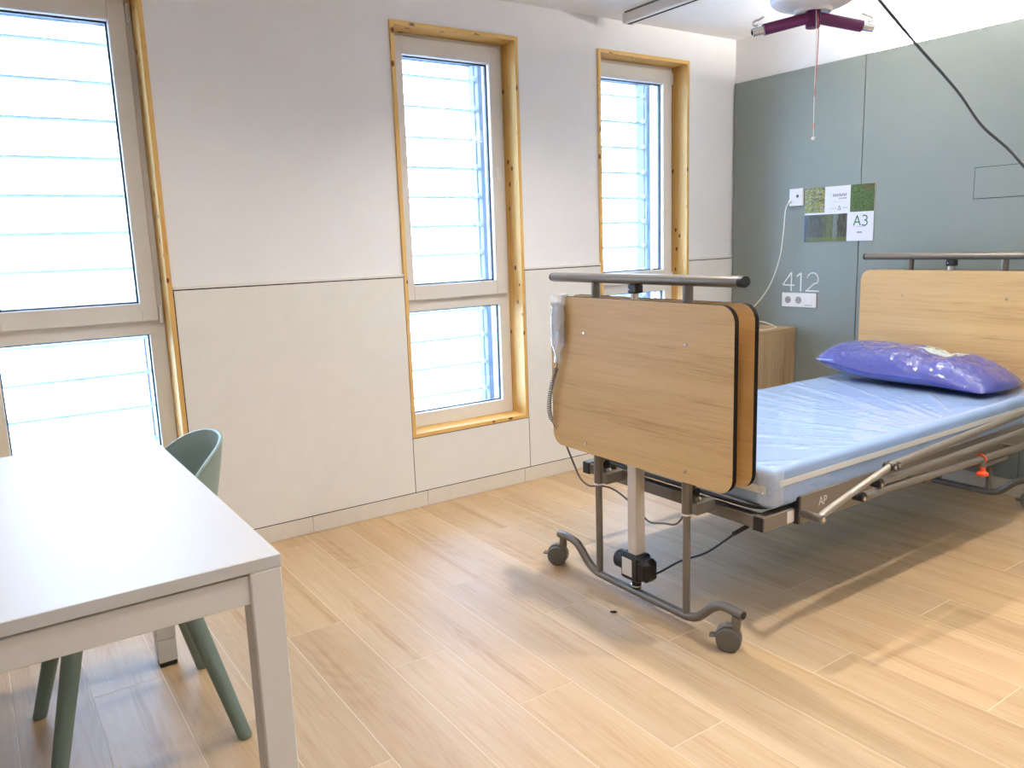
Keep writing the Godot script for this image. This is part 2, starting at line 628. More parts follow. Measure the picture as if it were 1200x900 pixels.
func ring(st: SurfaceTool, lo: Vector2, hi: Vector2, w: Array, z0: float, z1: float, bev: float) -> void:   # w = left, right, bottom, top widths
	box(st, Vector3(lo.x, lo.y, z0), Vector3(lo.x + w[0], hi.y, z1), bev)
	box(st, Vector3(hi.x - w[1], lo.y, z0), Vector3(hi.x, hi.y, z1), bev)
	box(st, Vector3(lo.x + w[0] - bev, lo.y, z0), Vector3(hi.x - w[1] + bev, lo.y + w[2], z1), bev)
	box(st, Vector3(lo.x + w[0] - bev, hi.y - w[3], z0), Vector3(hi.x - w[1] + bev, hi.y, z1), bev)

func build_windows() -> void:
	for i in 3:
		var x: float = WIN[i]
		var o := struct("window_%d" % (i + 1), Vector3(x, 0, 0))
		var t := 0.019
		var zb := -0.16
		var u := 0.37 * i
		# pine lining boards
		put(boxm(Vector3(0, WY0, zb), Vector3(t, WY1, 0.001), 0.001, 1, Vector2(u, 0.2)), "pine_jamb", M.pine, o)
		put(boxm(Vector3(WW - t, WY0, zb), Vector3(WW, WY1, 0.001), 0.001, 1, Vector2(u + 0.9, 0.47)), "pine_jamb", M.pine, o)
		put(boxm(Vector3(t, WY1 - t, zb), Vector3(WW - t, WY1, 0.001), 0.001, 0, Vector2(u + 0.2, 0.62)), "pine_head", M.pine, o)
		put(boxm(Vector3(t, WY0, zb), Vector3(WW - t, WY0 + t, 0.001), 0.001, 0, Vector2(u + 1.2, 0.35)), "pine_sill", M.pine, o)
		# fixed frame with transom
		var a := Vector2(t, WY0 + t)
		var b := Vector2(WW - t, WY1 - t)
		var st := S()
		ring(st, a, b, [0.062, 0.062, 0.073, 0.045], -0.19, -0.122, 0.003)
		box(st, Vector3(a.x + 0.05, 0.966, -0.19), Vector3(b.x - 0.05, 1.05, -0.122), 0.003)
		put(st, "window_frame", M.frame, o)
		# opening sash
		st = S()
		ring(st, Vector2(a.x + 0.024, 1.022), Vector2(b.x - 0.024, b.y - 0.016), [0.066, 0.066, 0.074, 0.083], -0.178, -0.103, 0.004)
		var sash := put(st, "sash", M.frame, o)
		st = S()
		ring(st, Vector2(a.x + 0.0895, 1.0955), Vector2(b.x - 0.0895, b.y - 0.0985), [0.007, 0.007, 0.007, 0.007], -0.150, -0.132, 0.001)
		put(st, "gasket", M.gasket, sash)
		put(boxm(Vector3(a.x + 0.09, 1.096, -0.147), Vector3(b.x - 0.09, b.y - 0.099, -0.143)), "pane", M.glass, sash)
		st = S()
		ring(st, Vector2(a.x + 0.0615, a.y + 0.0725), Vector2(b.x - 0.0615, 0.9665), [0.006, 0.006, 0.006, 0.006], -0.160, -0.145, 0.001)
		put(st, "gasket", M.gasket, o)
		put(boxm(Vector3(a.x + 0.062, a.y + 0.073, -0.156), Vector3(b.x - 0.062, 0.966, -0.152)), "pane", M.glass, o)
		# hinges and handle plate
		if i != 1:
			for y in [1.045, 2.215]:
				put(boxm(Vector3(b.x - 0.021, y - 0.035, -0.122), Vector3(b.x - 0.008, y + 0.035, -0.104), 0.003), "hinge", M.white, sash)
		else:
			put(boxm(Vector3(b.x - 0.068, 1.615, -0.103), Vector3(b.x - 0.040, 1.68, -0.096), 0.003), "handle_plate", M.white, sash)
		# outer blackout of the reveal outside the frame
		put(boxm(Vector3(0.0, WY0 - 0.02, -0.36), Vector3(WW, WY0 + 0.012, -0.19), 0.002), "outer_sill", M.slat_frame, o)

func build_green_wall() -> void:
	var w := struct("wall_right")
	put(boxm(Vector3(WX, -0.1, -0.3), Vector3(4.3, CEIL + 0.01, 5.4)), "plaster", M.plaster, w)
	put(boxm(Vector3(WX - 0.002, 0.03, 0.0), Vector3(WX, 2.18, 5.2)), "joint_shade_backing", M.gap_shade, w)  # dark sheet paints the shade seen in the green panel seams
	for s in [[0.0005, 0.866], [0.870, 1.746], [1.750, 2.626], [2.630, 3.506], [3.510, 4.386], [4.390, 5.199]]:
		put(boxm(Vector3(GX, 0.082, s[0]), Vector3(WX - 0.003, 2.2, s[1]), 0.0015), "green_panel", M.green, w)
	# flush hatch; a dark plate behind it stands in for the joint shade
	put(boxm(Vector3(GX - 0.0006, 1.42, 1.457), Vector3(GX, 1.568, 1.86)), "hatch_joint_shade", M.gap_shade, w)
	put(boxm(Vector3(GX - 0.0016, 1.4225, 1.4595), Vector3(GX - 0.0004, 1.5655, 1.8575), 0.0004), "hatch", M.green, w)
	var b := struct("baseboard_right")
	var z := 0.002
	while z < 5.19:
		put(boxm(Vector3(GX + 0.001, 0.001, z), Vector3(WX, 0.0785, minf(z + 0.598, 5.198)), 0.001), "skirting_tile", M.base_tile, b)
		z += 0.6

func build_outside() -> void:
	var names := ["the big left window beside the table", "the middle window", "the window nearest the green wall"]
	for i in 3:
		var x: float = WIN[i]
		var o := thing("louvre_blind", "white horizontal louvre slats outside " + names[i], "blind", Vector3(x, 0, -0.36), "external louvres")
		var mesh := S()
		tube(mesh, [Vector3(-0.02, 0, 0), Vector3(WW - 0.05, 0, 0)], 0.034, 14, true, 0.27, Vector3.UP)
		var sm := mesh.commit()
		for k in 14:
			var s := put(sm, "slat", M.slat, o)
			s.position = Vector3(0, 2.14 - 0.1505 * k, 0)
			s.rotation_degrees.x = 4
		for sx in [-0.055, WW - 0.045]:
			put(boxm(Vector3(sx, 0.12, -0.05), Vector3(sx + 0.032, 2.36, 0.05), 0.002), "guide_rail", M.slat_frame, o)
		put(boxm(Vector3(-0.055, 2.36, -0.055), Vector3(WW - 0.013, 2.40, 0.055), 0.002), "head_rail", M.slat_frame, o)
		put(boxm(Vector3(-0.05, 2.225, -0.05), Vector3(WW - 0.045, 2.245, -0.03), 0.002), "top_bar", M.slat_frame, o)
		put(tubem([Vector3(WW - 0.075, 0.15, 0.055), Vector3(WW - 0.075, 2.3, 0.055)], 0.005, 8), "link_rod", M.slat_frame, o)
		for k in 14:
			put(boxm(Vector3(WW - 0.082, 2.135 - 0.1505 * k, 0.03), Vector3(WW - 0.068, 2.16 - 0.1505 * k, 0.06), 0.001), "link_clip", M.slat, o)
	var e := thing("roof_overhang", "wooden roof overhang seen through the top of the windows", "roof", Vector3(0, 2.62, -1.0))
	put(boxm(Vector3(-3, 0, -0.75), Vector3(6, 0.08, 0.69), 0.0), "soffit_board", M.soffit, e)
	for k in 5:
		put(boxm(Vector3(-1.6 + 1.55 * k, -0.14, -0.75), Vector3(-1.48 + 1.55 * k, 0.0, 0.69), 0.003, 2), "rafter", M.slat, e)
	var g := struct("ground_outside", Vector3(0, -0.35, 0))
	put(boxm(Vector3(-30, -0.1, -40), Vector3(30, 0, -0.31)), "terrace", M.concrete, g)
	var p := thing("terrace_wall", "pale low terrace wall outside the middle window", "wall", Vector3(3.4, -0.35, -1.9))
	put(boxm(Vector3(-0.15, 0, -0.1), Vector3(1.6, 1.45, 0.1), 0.01), "body", M.concrete, p)
	put(boxm(Vector3(-0.17, 1.45, -0.13), Vector3(1.62, 1.49, 0.13), 0.005), "coping", M.slat, p)

# ==================================================================== bed
func castor(parent: Node3D, at: Vector3, face: Vector3) -> void:       # at = top of the stem; the wheels touch the floor
	var c := Node3D.new()
	c.name = "castor"
	parent.add_child(c, true)
	c.position = Vector3(at.x, 0, at.z)
	var f := Vector3(face.x, 0, face.z).normalized()
	var back := Vector3(-f.z, 0, f.x)
	var r := 0.0395
	var hub := back * 0.022 + Vector3(0, r + 0.0005, 0)
	for s in [-1.0, 1.0]:
		var st := S()
		lathe(st, [[0.0, 0.008], [r - 0.006, 0.008], [r - 0.001, 0.006], [r, 0.002], [r, -0.006], [r - 0.003, -0.009], [0.0, -0.009]], aim(hub + f * 0.019 * s, f * s), 26)
		put(st, "wheel", M.castor, c)
	var st2 := S()
	lathe(st2, [[0.0, 0.0125], [r - 0.001, 0.0125], [r + 0.002, 0.009], [r + 0.002, -0.009], [r - 0.001, -0.0125], [0.0, -0.0125]], aim(hub + Vector3(0, 0.007, 0), f), 22)
	tube(st2, [back * 0.008 + Vector3(0, 0.045, 0), Vector3(0, 0.085, 0), Vector3(0, at.y, 0)], [0.017, 0.0155, 0.014], 14)
	put(st2, "fork", M.metal, c)
	put(boxm(Vector3(-0.014, -0.004, -0.012), Vector3(0.014, 0.003, 0.024), 0.002), "brake_pedal", M.castor, c).transform = Transform3D(Basis(f, Vector3.UP, back), back * 0.058 + Vector3(0, 0.045, 0))

func bed_end(bed: Node3D, x: float, inner: float, z_lo: float, z_hi: float, grain_off: Vector2) -> void:
	# x = plane of the posts, inner = +1 when the mattress lies towards +x
	var zl := 1.237
	var zr := 1.678
	var pts := []
	for q in [[0.121, 0.990], [0.125, 1.05], [0.112, 1.108], [0.055, 1.175], [0.036, 1.225], [0.034, 1.30], [0.034, 1.62], [0.036, 1.69], [0.055, 1.737], [0.108, 1.795], [0.127, 1.842], [0.125, 1.915]]:
		pts.append(Vector3(x, q[0] + 0.002, q[1]))
	put(tubem(spline(pts, 5), 0.0155, 14), "base_tube", M.metal, bed)
	put(tubem([Vector3(x, 0.127, 1.914), Vector3(x, 0.127, 1.9175)], 0.0115, 12), "tube_plug", M.black, bed)
	for z in [1.012, 1.888]:
		castor(bed, Vector3(x, 0.115, z), Vector3(-1.0, 0, 0.75))
	for z in [zl, zr]:
		put(tubem([Vector3(x, 0.045, z), Vector3(x, 0.42, z)], 0.0128, 16), "leg_post", M.metal, bed)
		put(tubem([Vector3(x, 0.395, z), Vector3(x, 1.14, z)], 0.0168, 16), "sleeve_post", M.metal, bed)
		put(tubem([Vector3(x, 0.390, z), Vector3(x, 0.396, z)], 0.0178, 16), "collar", M.white, bed)
		# clamp holding the frame
		var cl := S()
		box(cl, Vector3(x + inner * 0.012 - 0.012, 0.405, z - 0.02), Vector3(x + inner * 0.012 + 0.012, 0.50, z + 0.02), 0.004)
		box(cl, Vector3(minf(x, x + inner * 0.09), 0.398, z + 0.018), Vector3(maxf(x, x + inner * 0.09), 0.44, z + 0.045), 0.003)
		put(cl, "clamp", M.metal, bed)
		put(tubem([Vector3(x + inner * 0.03, 0.44, z + 0.03), Vector3(x + inner * 0.03, 0.452, z + 0.03)], 0.007, 8), "bolt", M.chrome, bed)
		put(tubem([Vector3(x + inner * 0.022, 0.468, z - 0.024), Vector3(x + inner * 0.022, 0.468, z + 0.024)], 0.015, 14), "pivot", M.black, bed)
	# oval rail on top
	put(tubem([Vector3(x, 1.155, 1.002), Vector3(x, 1.155, 1.886)], 0.025, 18, 0.70, Vector3.UP), "top_rail", M.metal, bed)
	for e in [[0.992, 1.002], [1.886, 1.899]]:
		put(tubem([Vector3(x, 1.155, e[0]), Vector3(x, 1.155, e[1])], [0.0245, 0.0235] if e[0] > 1.5 else [0.0235, 0.0245], 18, 0.70, Vector3.UP), "rail_end_cap", M.black, bed)
	# lifting column in the middle
	put(boxm(Vector3(x - 0.0225, 0.175, 1.416), Vector3(x + 0.0225, 0.90, 1.461), 0.003), "lift_column", M.alu, bed)
	put(tubem([Vector3(x, 0.90, 1.438), Vector3(x, 1.12, 1.438)], 0.014, 12), "lift_rod", M.alu, bed)
	put(boxm(Vector3(x - 0.018, 1.108, 1.42), Vector3(x + 0.018, 1.138, 1.462), 0.004), "rod_fixing", M.black, bed)
	put(tubem([Vector3(x - 0.022, 1.122, 1.432), Vector3(x + 0.022, 1.122, 1.432)], 0.003, 8), "fixing_pin", M.chrome, bed)
	var mo := S()
	box(mo, Vector3(x - 0.036, 0.085, 1.388), Vector3(x + 0.036, 0.185, 1.482), 0.010)
	box(mo, Vector3(x - 0.033, 0.095, 1.465), Vector3(x + 0.033, 0.178, 1.522), 0.016)
	lathe(mo, [[0.0, 0.0], [0.028, 0.0], [0.034, 0.008], [0.034, 0.07], [0.0, 0.07]], aim(Vector3(x, 0.138, 1.345), Vector3(0, 0, 1)), 22)
	tube(mo, [Vector3(x, 0.052, 1.438), Vector3(x, 0.09, 1.438)], 0.018, 12)
	var motor := put(mo, "lift_motor", M.black, bed)
	put(boxm(Vector3(x - 0.0368, 0.103, 1.402), Vector3(x - 0.036, 0.168, 1.452)), "rating_label", M.paper, motor, "white rating label")
	put(tubem([Vector3(x, 0.058, 1.438), Vector3(x, 0.064, 1.438)], 0.0205, 16), "clip_ring", M.chrome, motor)
	# the two wooden boards
	for side in [-1.0, 1.0]:
		var xa: float = x + side * 0.0355
		var xb: float = xa + side * 0.018
		var x_lo := minf(xa, xb)
		var x_hi := maxf(xa, xb)
		var ol := rounded(Vector2(z_lo, 0.521), Vector2(z_hi, 1.089), 0.052, 8)
		var bd := put(plate_faces(ol, x_lo, x_hi, grain_off + Vector2(0.0 if side < 0 else 0.1, 0.0)), "wood_panel", M.oak, bed)
		put(plate_rim(ol, x_lo, x_hi), "edge_band", M.edge, bd)
		for z in [1.232, 1.722]:
			for y in [0.556, 0.962]:
				put(tubem([Vector3(xa, y, z), Vector3(xb + side * 0.004, y, z)], [0.007, 0.0055], 12), "screw_cap", M.chrome, bd)

func build_bed() -> void:
	var bed := thing("hospital_bed", "grey steel care bed with oak wood head and foot boards", "bed", Vector3.ZERO)
	bed_end(bed, 1.865, 1.0, 1.037, 1.909, Vector2(-0.95, -0.5))
	bed_end(bed, 3.928, -1.0, 1.006, 1.914, Vector2(-0.82, -0.49))
	# lying frame
	for z in [1.045, 1.885]:
		put(boxm(Vector3(1.966, 0.368, z - 0.02), Vector3(3.86, 0.418, z + 0.02), 0.003), "side_bar", M.metal, bed)
		put(boxm(Vector3(1.962, 0.37, z - 0.018), Vector3(1.967, 0.416, z + 0.018), 0.001), "tube_cap", M.black, bed)
	for x in [1.968, 2.62, 3.25, 3.82]:
		put(boxm(Vector3(x, 0.372, 1.064), Vector3(x + 0.04, 0.414, 1.866), 0.003), "cross_bar", M.metal, bed)
	for x in range(0, 13):
		put(boxm(Vector3(2.05 + 0.145 * x, 0.428, 1.05), Vector3(2.11 + 0.145 * x, 0.438, 1.88), 0.002), "slat", M.metal, bed)
	# black retaining hoop at the foot of the mattress platform
	put(tubem(spline([Vector3(2.25, 0.438, 1.055), Vector3(2.06, 0.438, 1.05), Vector3(1.985, 0.438, 1.10), Vector3(1.978, 0.438, 1.3), Vector3(1.978, 0.438, 1.65), Vector3(1.985, 0.438, 1.84), Vector3(2.05, 0.438, 1.885), Vector3(2.25, 0.438, 1.885)], 5), 0.0085, 10), "mattress_hoop", M.black, bed)
	# near and far side plates with folded rails
	for s in [-1.0, 1.0]:
		var zc := 1.465
		var zp: float = zc + s * 0.437
		put(boxm(Vector3(2.128, 0.363, minf(zp, zp + s * 0.02)), Vector3(3.80, 0.459, maxf(zp, zp + s * 0.02)), 0.002), "side_plate", M.metal, bed)
		put(boxm(Vector3(2.118, 0.365, minf(zp - s * 0.004, zp + s * 0.018)), Vector3(2.129, 0.457, maxf(zp - s * 0.004, zp + s * 0.018)), 0.001), "plate_cap", M.black, bed)
		var zr: float = zp + s * 0.095
		var drop := 0.0 if s > 0 else 0.04
		put(tubem([Vector3(2.50, 0.501 - drop, zr), Vector3(2.56, 0.505 - drop, zr), Vector3(3.66, 0.552 - drop * 1.8, zr)], 0.0145, 14), "hand_rail", M.metal, bed)
		put(tubem(spline([Vector3(2.115, 0.412, zr + s * 0.004), Vector3(2.15, 0.425, zr + s * 0.004), Vector3(2.29, 0.457 - drop * 0.5, zr + s * 0.002), Vector3(2.50, 0.501 - drop, zr)], 4), 0.0115, 12), "rail_arm", M.rail_arm, bed)
		put(tubem([Vector3(2.135, 0.40, zp + s * 0.01), Vector3(2.110, 0.41, zr + s * 0.018)], 0.013, 12), "arm_pivot", M.metal, bed)
		put(tubem([Vector3(2.110, 0.41, zr + s * 0.017), Vector3(2.109, 0.41, zr + s * 0.022)], 0.008, 8), "pivot_bolt", M.chrome, bed)
		put(tubem([Vector3(2.46, 0.455, zr - s * 0.004), Vector3(3.62, 0.463, zr - s * 0.004)], 0.0135, 12), "rail_bar", M.metal, bed)
		put(tubem([Vector3(2.355, 0.430, zr), Vector3(3.55, 0.400, zr)], 0.0135, 12), "rail_bar", M.metal, bed)
		for xb in [2.75, 3.45]:
			put(boxm(Vector3(xb, 0.39, minf(zp + s * 0.015, zr)), Vector3(xb + 0.03, 0.405, maxf(zp + s * 0.015, zr)), 0.002), "rail_bracket", M.metal, bed)
		for q in [[2.435, 0.4545, -0.004], [2.33, 0.4305, 0.0], [2.505, 0.502 - drop, 0.0], [2.53, 0.5035 - drop, 0.0]]:
			put(tubem([Vector3(q[0], q[1], zr + s * (q[2] - 0.02)), Vector3(q[0], q[1], zr + s * (q[2] + 0.017))], 0.0125, 12), "rail_joint", M.black, bed)
			put(tubem([Vector3(q[0], q[1], zr + s * (q[2] + 0.016)), Vector3(q[0], q[1], zr + s * (q[2] + 0.021))], 0.0075, 8), "joint_bolt", M.chrome, bed)
		put(tubem([Vector3(2.315, 0.40, zp + s * 0.018), Vector3(2.315, 0.40, zp + s * 0.03)], 0.009, 10), "plate_bolt", M.chrome, bed)
		# orange release knob
		var kb := S()
		lathe(kb, [[0.0, 0.0], [0.021, 0.0], [0.021, 0.008], [0.010, 0.016], [0.0095, 0.03], [0.0, 0.03]], Transform3D(Basis(), Vector3(3.13, 0.352, zr + s * 0.012)), 18)
		put(kb, "release_knob", M.orange, bed, "orange release knob")
		put(tubem([Vector3(3.13, 0.374, zr + s * 0.012), Vector3(3.13, 0.412, zr + s * 0.012)], 0.0085, 10), "knob_stem", M.metal, bed)
		var hook := []
		for k in 9:
			var a := PI * (0.75 - 1.25 * k / 8.0)
			hook.append(Vector3(3.13 + 0.004, 0.411 + 0.019 * sin(a), zr + s * 0.019 * cos(a)))
		put(tubem(hook, 0.004, 8), "orange_clip", M.orange, bed)
		put(boxm(Vector3(3.17, 0.368, minf(zp + s * 0.05, zr)), Vector3(3.36, 0.388, maxf(zp + s * 0.05, zr)), 0.004), "latch_block", M.metal, bed)
	# sticker and white mark on the near side plate
	put(boxm(Vector3(2.082, 0.372, 1.905), Vector3(2.125, 0.412, 1.9057)), "sticker", M.paper, bed, "pale type sticker")
	var tm := TextMesh.new()
	var ft := SystemFont.new()
	ft.font_names = PackedStringArray(["Droid Sans"])
	tm.font = ft
	tm.text = "AP"
	tm.font_size = 32
	tm.pixel_size = 0.0012
	tm.depth = 0.0008
	var mk := put(tm, "white_mark", M.paper, bed, "white letters")
	mk.position = Vector3(2.245, 0.420, 1.9226)
	# mechanism under the head half
	put(boxm(Vector3(3.05, 0.30, 1.30), Vector3(3.35, 0.36, 1.42), 0.01), "drive_box", M.black, bed)
	put(tubem([Vector3(2.65, 0.36, 1.36), Vector3(3.1, 0.33, 1.36)], 0.02, 12), "drive_tube", M.metal, bed)
	# cables
	put(tubem(spline([Vector3(1.83, 0.53, 1.083), Vector3(1.865, 0.44, 1.09), Vector3(1.868, 0.388, 1.125), Vector3(1.868, 0.37, 1.18), Vector3(1.885, 0.378, 1.228), Vector3(1.875, 0.384, 1.319), Vector3(1.90, 0.335, 1.40), Vector3(1.90, 0.30, 1.466), Vector3(1.885, 0.322, 1.557), Vector3(1.88, 0.34, 1.62), Vector3(1.89, 0.40, 1.66)], 5), 0.0036, 8), "grey_cable", M.cable_grey, bed)
	put(tubem(spline([Vector3(1.868, 0.115, 1.50), Vector3(1.88, 0.14, 1.54), Vector3(1.92, 0.19, 1.60), Vector3(1.95, 0.235, 1.68), Vector3(1.965, 0.30, 1.755), Vector3(1.975, 0.345, 1.80)], 5), 0.0038, 8), "black_cable", M.black, bed)
	put(tubem([Vector3(1.968, 0.33, 1.785), Vector3(1.985, 0.366, 1.83)], 0.0075, 10), "cable_plug", M.black, bed)

func build_mattress() -> void:
	var lo := Vector3(1.99, 0.441, 1.022)
	var hi := Vector3(3.885, 0.566, 1.915)
	var o := thing("mattress", "light blue mattress still wrapped in clear plastic on the bed", "mattress", Vector3((lo.x + hi.x) * 0.5, lo.y, (lo.z + hi.z) * 0.5))
	var h := (hi - lo) * 0.5
	put(mattress_shape(h, 0.022, 0.0, 0.0012, 48, 28), "foam_core", M.mattress, o)
	put(mattress_shape(h + Vector3(0.003, 0.0015, 0.003), 0.024, 0.0015, 0.0042, 150, 84), "plastic_wrap", M.wrap, o, "clear crinkled plastic wrap")
	# tape bands along the near side and the foot end
	put(boxm(Vector3(-h.x + 0.03, 0.068, h.z + 0.0035), Vector3(h.x - 0.02, 0.088, h.z + 0.0048), 0.0005), "tape", M.tape, o, "whitish tape strip along the side")
	put(boxm(Vector3(-h.x - 0.0048, 0.045, -h.z + 0.03), Vector3(-h.x - 0.0035, 0.07, h.z - 0.02), 0.0005), "tape", M.tape, o)
	var nz := noise(55, 1.0, 3)
	var P := []
	var U := []
	for i in 25:
		var row := []
		var ur := []
		for j in 21:
			var t := j / 20.0
			var y := 0.012 + 0.108 * i / 24.0
			var bump := 0.0065 + 0.007 * nz.get_noise_2d(t * 3.0, y * 90.0) + 0.004 * nz.get_noise_2d(t * 9.0, y * 200.0)
			bump *= sin(PI * clampf(t, 0.0, 1.0)) * sin(PI * i / 24.0)
			var p := Vector3()
			if t < 0.3: p = Vector3(-h.x - 0.004 - bump, y, h.z - 0.022 - 0.03 * (0.3 - t) / 0.3)
			elif t < 0.7:
				var a := PI * 0.5 * (t - 0.3) / 0.4
				p = Vector3(-h.x + 0.022 - (0.026 + bump) * cos(a), y, h.z - 0.022 + (0.026 + bump) * sin(a))
			else: p = Vector3(-h.x + 0.022 + 0.03 * (t - 0.7) / 0.3, y, h.z + 0.004 + bump)
			row.append(p)
			ur.append(Vector2(t, y))
		P.append(row)
		U.append(ur)
	var st := S()
	grid(st, P, U, Vector3(0, 0.06, 0))
	var gm := mat(Color(0.93, 0.95, 0.98, 0.26), 0.12)
	gm.transparency = BaseMaterial3D.TRANSPARENCY_ALPHA
	put(st, "gathered_corner", gm, o, "gathered plastic at the corner")

# rounded slab wrapped by one sheet: folds of height amp on the top
func mattress_shape(h: Vector3, r: float, lift: float, amp: float, nu: int, nv: int) -> SurfaceTool:
	var st := S()
	var nz := noise(77, 1.0, 3)
	var P := []
	var U := []
	# rings from the bottom edge over the side to the middle of the top
	var prof := []
	for k in 4: prof.append([0.0, k / 3.0])          # side wall
	for k in range(1, 6): prof.append([0.0, 1.0 + k / 5.0])
	# top sheet as a plain grid
	for i in nv + 1:
		var row := []
		var ur := []
		for j in nu + 1:
			var u := -1.0 + 2.0 * j / nu
			var v := -1.0 + 2.0 * i / nv
			var x := u * (h.x - r)
			var z := v * (h.z - r)
			row.append(Vector3(x, h.y * 2.0 + lift + fold(nz, x, z, amp, h), z))
			ur.append(Vector2(x, z))
		P.append(row)
		U.append(ur)
	grid(st, P, U, Vector3(0, -2, 0))
	# border: walk round the rounded rectangle
	var per := []
	var n := 60
	for e in 4:
		for k in n:
			var t := float(k) / n
			var p := Vector2()
			match e:
				0: p = Vector2(-1 + 2 * t, 1)
				1: p = Vector2(1, 1 - 2 * t)
				2: p = Vector2(1 - 2 * t, -1)
				3: p = Vector2(-1, -1 + 2 * t)
			var q := Vector2(p.x * (h.x - r), p.y * (h.z - r))
			var d := Vector2()
			if e == 0: d = Vector2(0, 1)
			elif e == 1: d = Vector2(1, 0)
			elif e == 2: d = Vector2(0, -1)
			else: d = Vector2(-1, 0)
			if k == 0:
				var pd: Vector2 = [Vector2(-1, 0), Vector2(0, 1), Vector2(1, 0), Vector2(0, -1)][e]
				for m in 5:
					per.append([q, pd.slerp(d, m / 5.0)])
			per.append([q, d])
	per.append(per[0])
	P = []
	U = []
	for k in 7:
		var a := PI * 0.5 * k / 6.0
		var row := []
		var ur := []
		for c in per:
			var base := fold(nz, c[0].x, c[0].y, amp, h)
			var rip := nz.get_noise_3d(c[0].x * 14.0, k * 0.5, c[0].y * 14.0) * amp * 0.5
			var out: float = r * sin(a) + rip
			row.append(Vector3(c[0].x + c[1].x * out, h.y * 2.0 + lift - r * (1.0 - cos(a)) + base * cos(a), c[0].y + c[1].y * out))
			ur.append(Vector2(c[0].x, c[0].y))
		P.append(row)
		U.append(ur)
	for k in 6:
		var y := (h.y * 2.0 - r) * (1.0 - (k + 1) / 6.0)
		var row := []
		var ur := []
		for c in per:
			var rip := nz.get_noise_3d(c[0].x * 9.0, y * 22.0, c[0].y * 9.0) * amp * 0.8
			var out: float = r + rip - (0.006 if k == 5 else 0.0)
			row.append(Vector3(c[0].x + c[1].x * out, y + lift, c[0].y + c[1].y * out))
			ur.append(Vector2(c[0].x, y))
		P.append(row)
		U.append(ur)
	grid(st, P, U, Vector3(0, h.y, 0), true)
	return st

func fold(nz: FastNoiseLite, x: float, z: float, amp: float, h: Vector3) -> float:
	# long creases fanning out over the foot half, plus small crinkles
	var px := x + h.x - 0.75
	var pz := z - h.z - 0.35
	var ang := atan2(pz, px)
	var rad := sqrt(px * px + pz * pz)
	var s := nz.get_noise_2d(ang * 5.0, rad * 0.35)
	var crease := pow(maxf(0.0, 1.0 - absf(s) * 9.0), 2.0)
	return amp * (crease * 1.3 + 0.22 * nz.get_noise_2d(x * 4.0, z * 7.0) + 0.10 * nz.get_noise_2d(x * 26.0, z * 22.0))

func build_pillow() -> void:
	var o := thing("pillow", "royal blue pillow in crinkled clear plastic lying against the headboard", "pillow", Vector3(3.665, 0.582, 1.43))
	var core := put(pillow_shape(0.0, 0.017, 90, 180), "cushion", M.pillow, o)
	put(pillow_shape(0.004, 0.02, 110, 220), "plastic_wrap", M.pillow_wrap, o, "shiny crinkled plastic wrap")
	core.set_meta("label", "royal blue fabric")
	# card label under the wrap on the top
	var P := []
	var U := []
	for i in 9:
		var row := []
		var ur := []
		for j in 13:
			var u := lerpf(-0.12, 0.62, i / 8.0)
			var v := lerpf(0.04, 0.52, j / 12.0)
			row.append(pillow_point(u, v, 1.0, 0.002, 0.017))
			ur.append(Vector2(j / 12.0, i / 8.0))
		P.append(row)
		U.append(ur)
	var st := S()
	grid(st, P, U, Vector3(0, -2, 0))
	var im := Image.create(128, 128, true, Image.FORMAT_RGB8)
	im.fill(Color(0.90, 0.92, 0.90))
	for k in 9:
		im.fill_rect(Rect2i(6, 8 + k * 13, 116 - (k % 3) * 14, 4), Color(0.38, 0.68, 0.72))
	im.generate_mipmaps()
	var m := mat(Color.WHITE, 0.5)
	m.albedo_texture = ImageTexture.create_from_image(im)
	put(st, "label_card", m, o, "white card printed with teal lines")

var pn: FastNoiseLite
func pillow_point(u: float, v: float, side: float, lift: float, amp: float) -> Vector3:
	# u over the depth (-1 front .. 1 back), v over the length
	if pn == null:
		pn = noise(202, 1.0, 3)
	var eu := 1.0 - pow(absf(u), 2.6)
	var ev := 1.0 - pow(absf(v), 2.6)
	var f := pow(maxf(eu, 0.0), 0.55) * pow(maxf(ev, 0.0), 0.50)
	var pinch := 1.0 - 0.07 * (1.0 - eu) * 1.0
	var pinch2 := 1.0 - 0.06 * (1.0 - ev)
	var x := u * 0.205 * pinch2
	var z := v * 0.425 * pinch
	# the seam floats a little above the sheet; the far end lies higher
	var seam := 0.045 + 0.035 * smoothstep(-0.2, -1.0, v) - 0.03 * smoothstep(0.3, 1.0, v)
	var hump := 0.115 - 0.03 * exp(-pow((v - 0.30) / 0.16, 2.0))
	var y := seam
	if side > 0.0:
		y += f * hump + lift
	else:
		y = seam - f * (seam + 0.006) - lift * (1.0 - f)
	var r1 := pow(1.0 - absf(pn.get_noise_3d(x * 9.0 + z * 5.0, z * 6.0 - x * 4.0, side)), 5.0)
	var r2 := pow(1.0 - absf(pn.get_noise_3d(x * 22.0, z * 17.0 + x * 9.0, side + 3.0)), 5.0)
	var w := 0.5 * r1 + 0.28 * r2 - 0.25
	y += w * amp * (0.15 + f * 0.85) * (1.0 if side > 0.0 else 0.0)
	return Vector3(x, y, z)

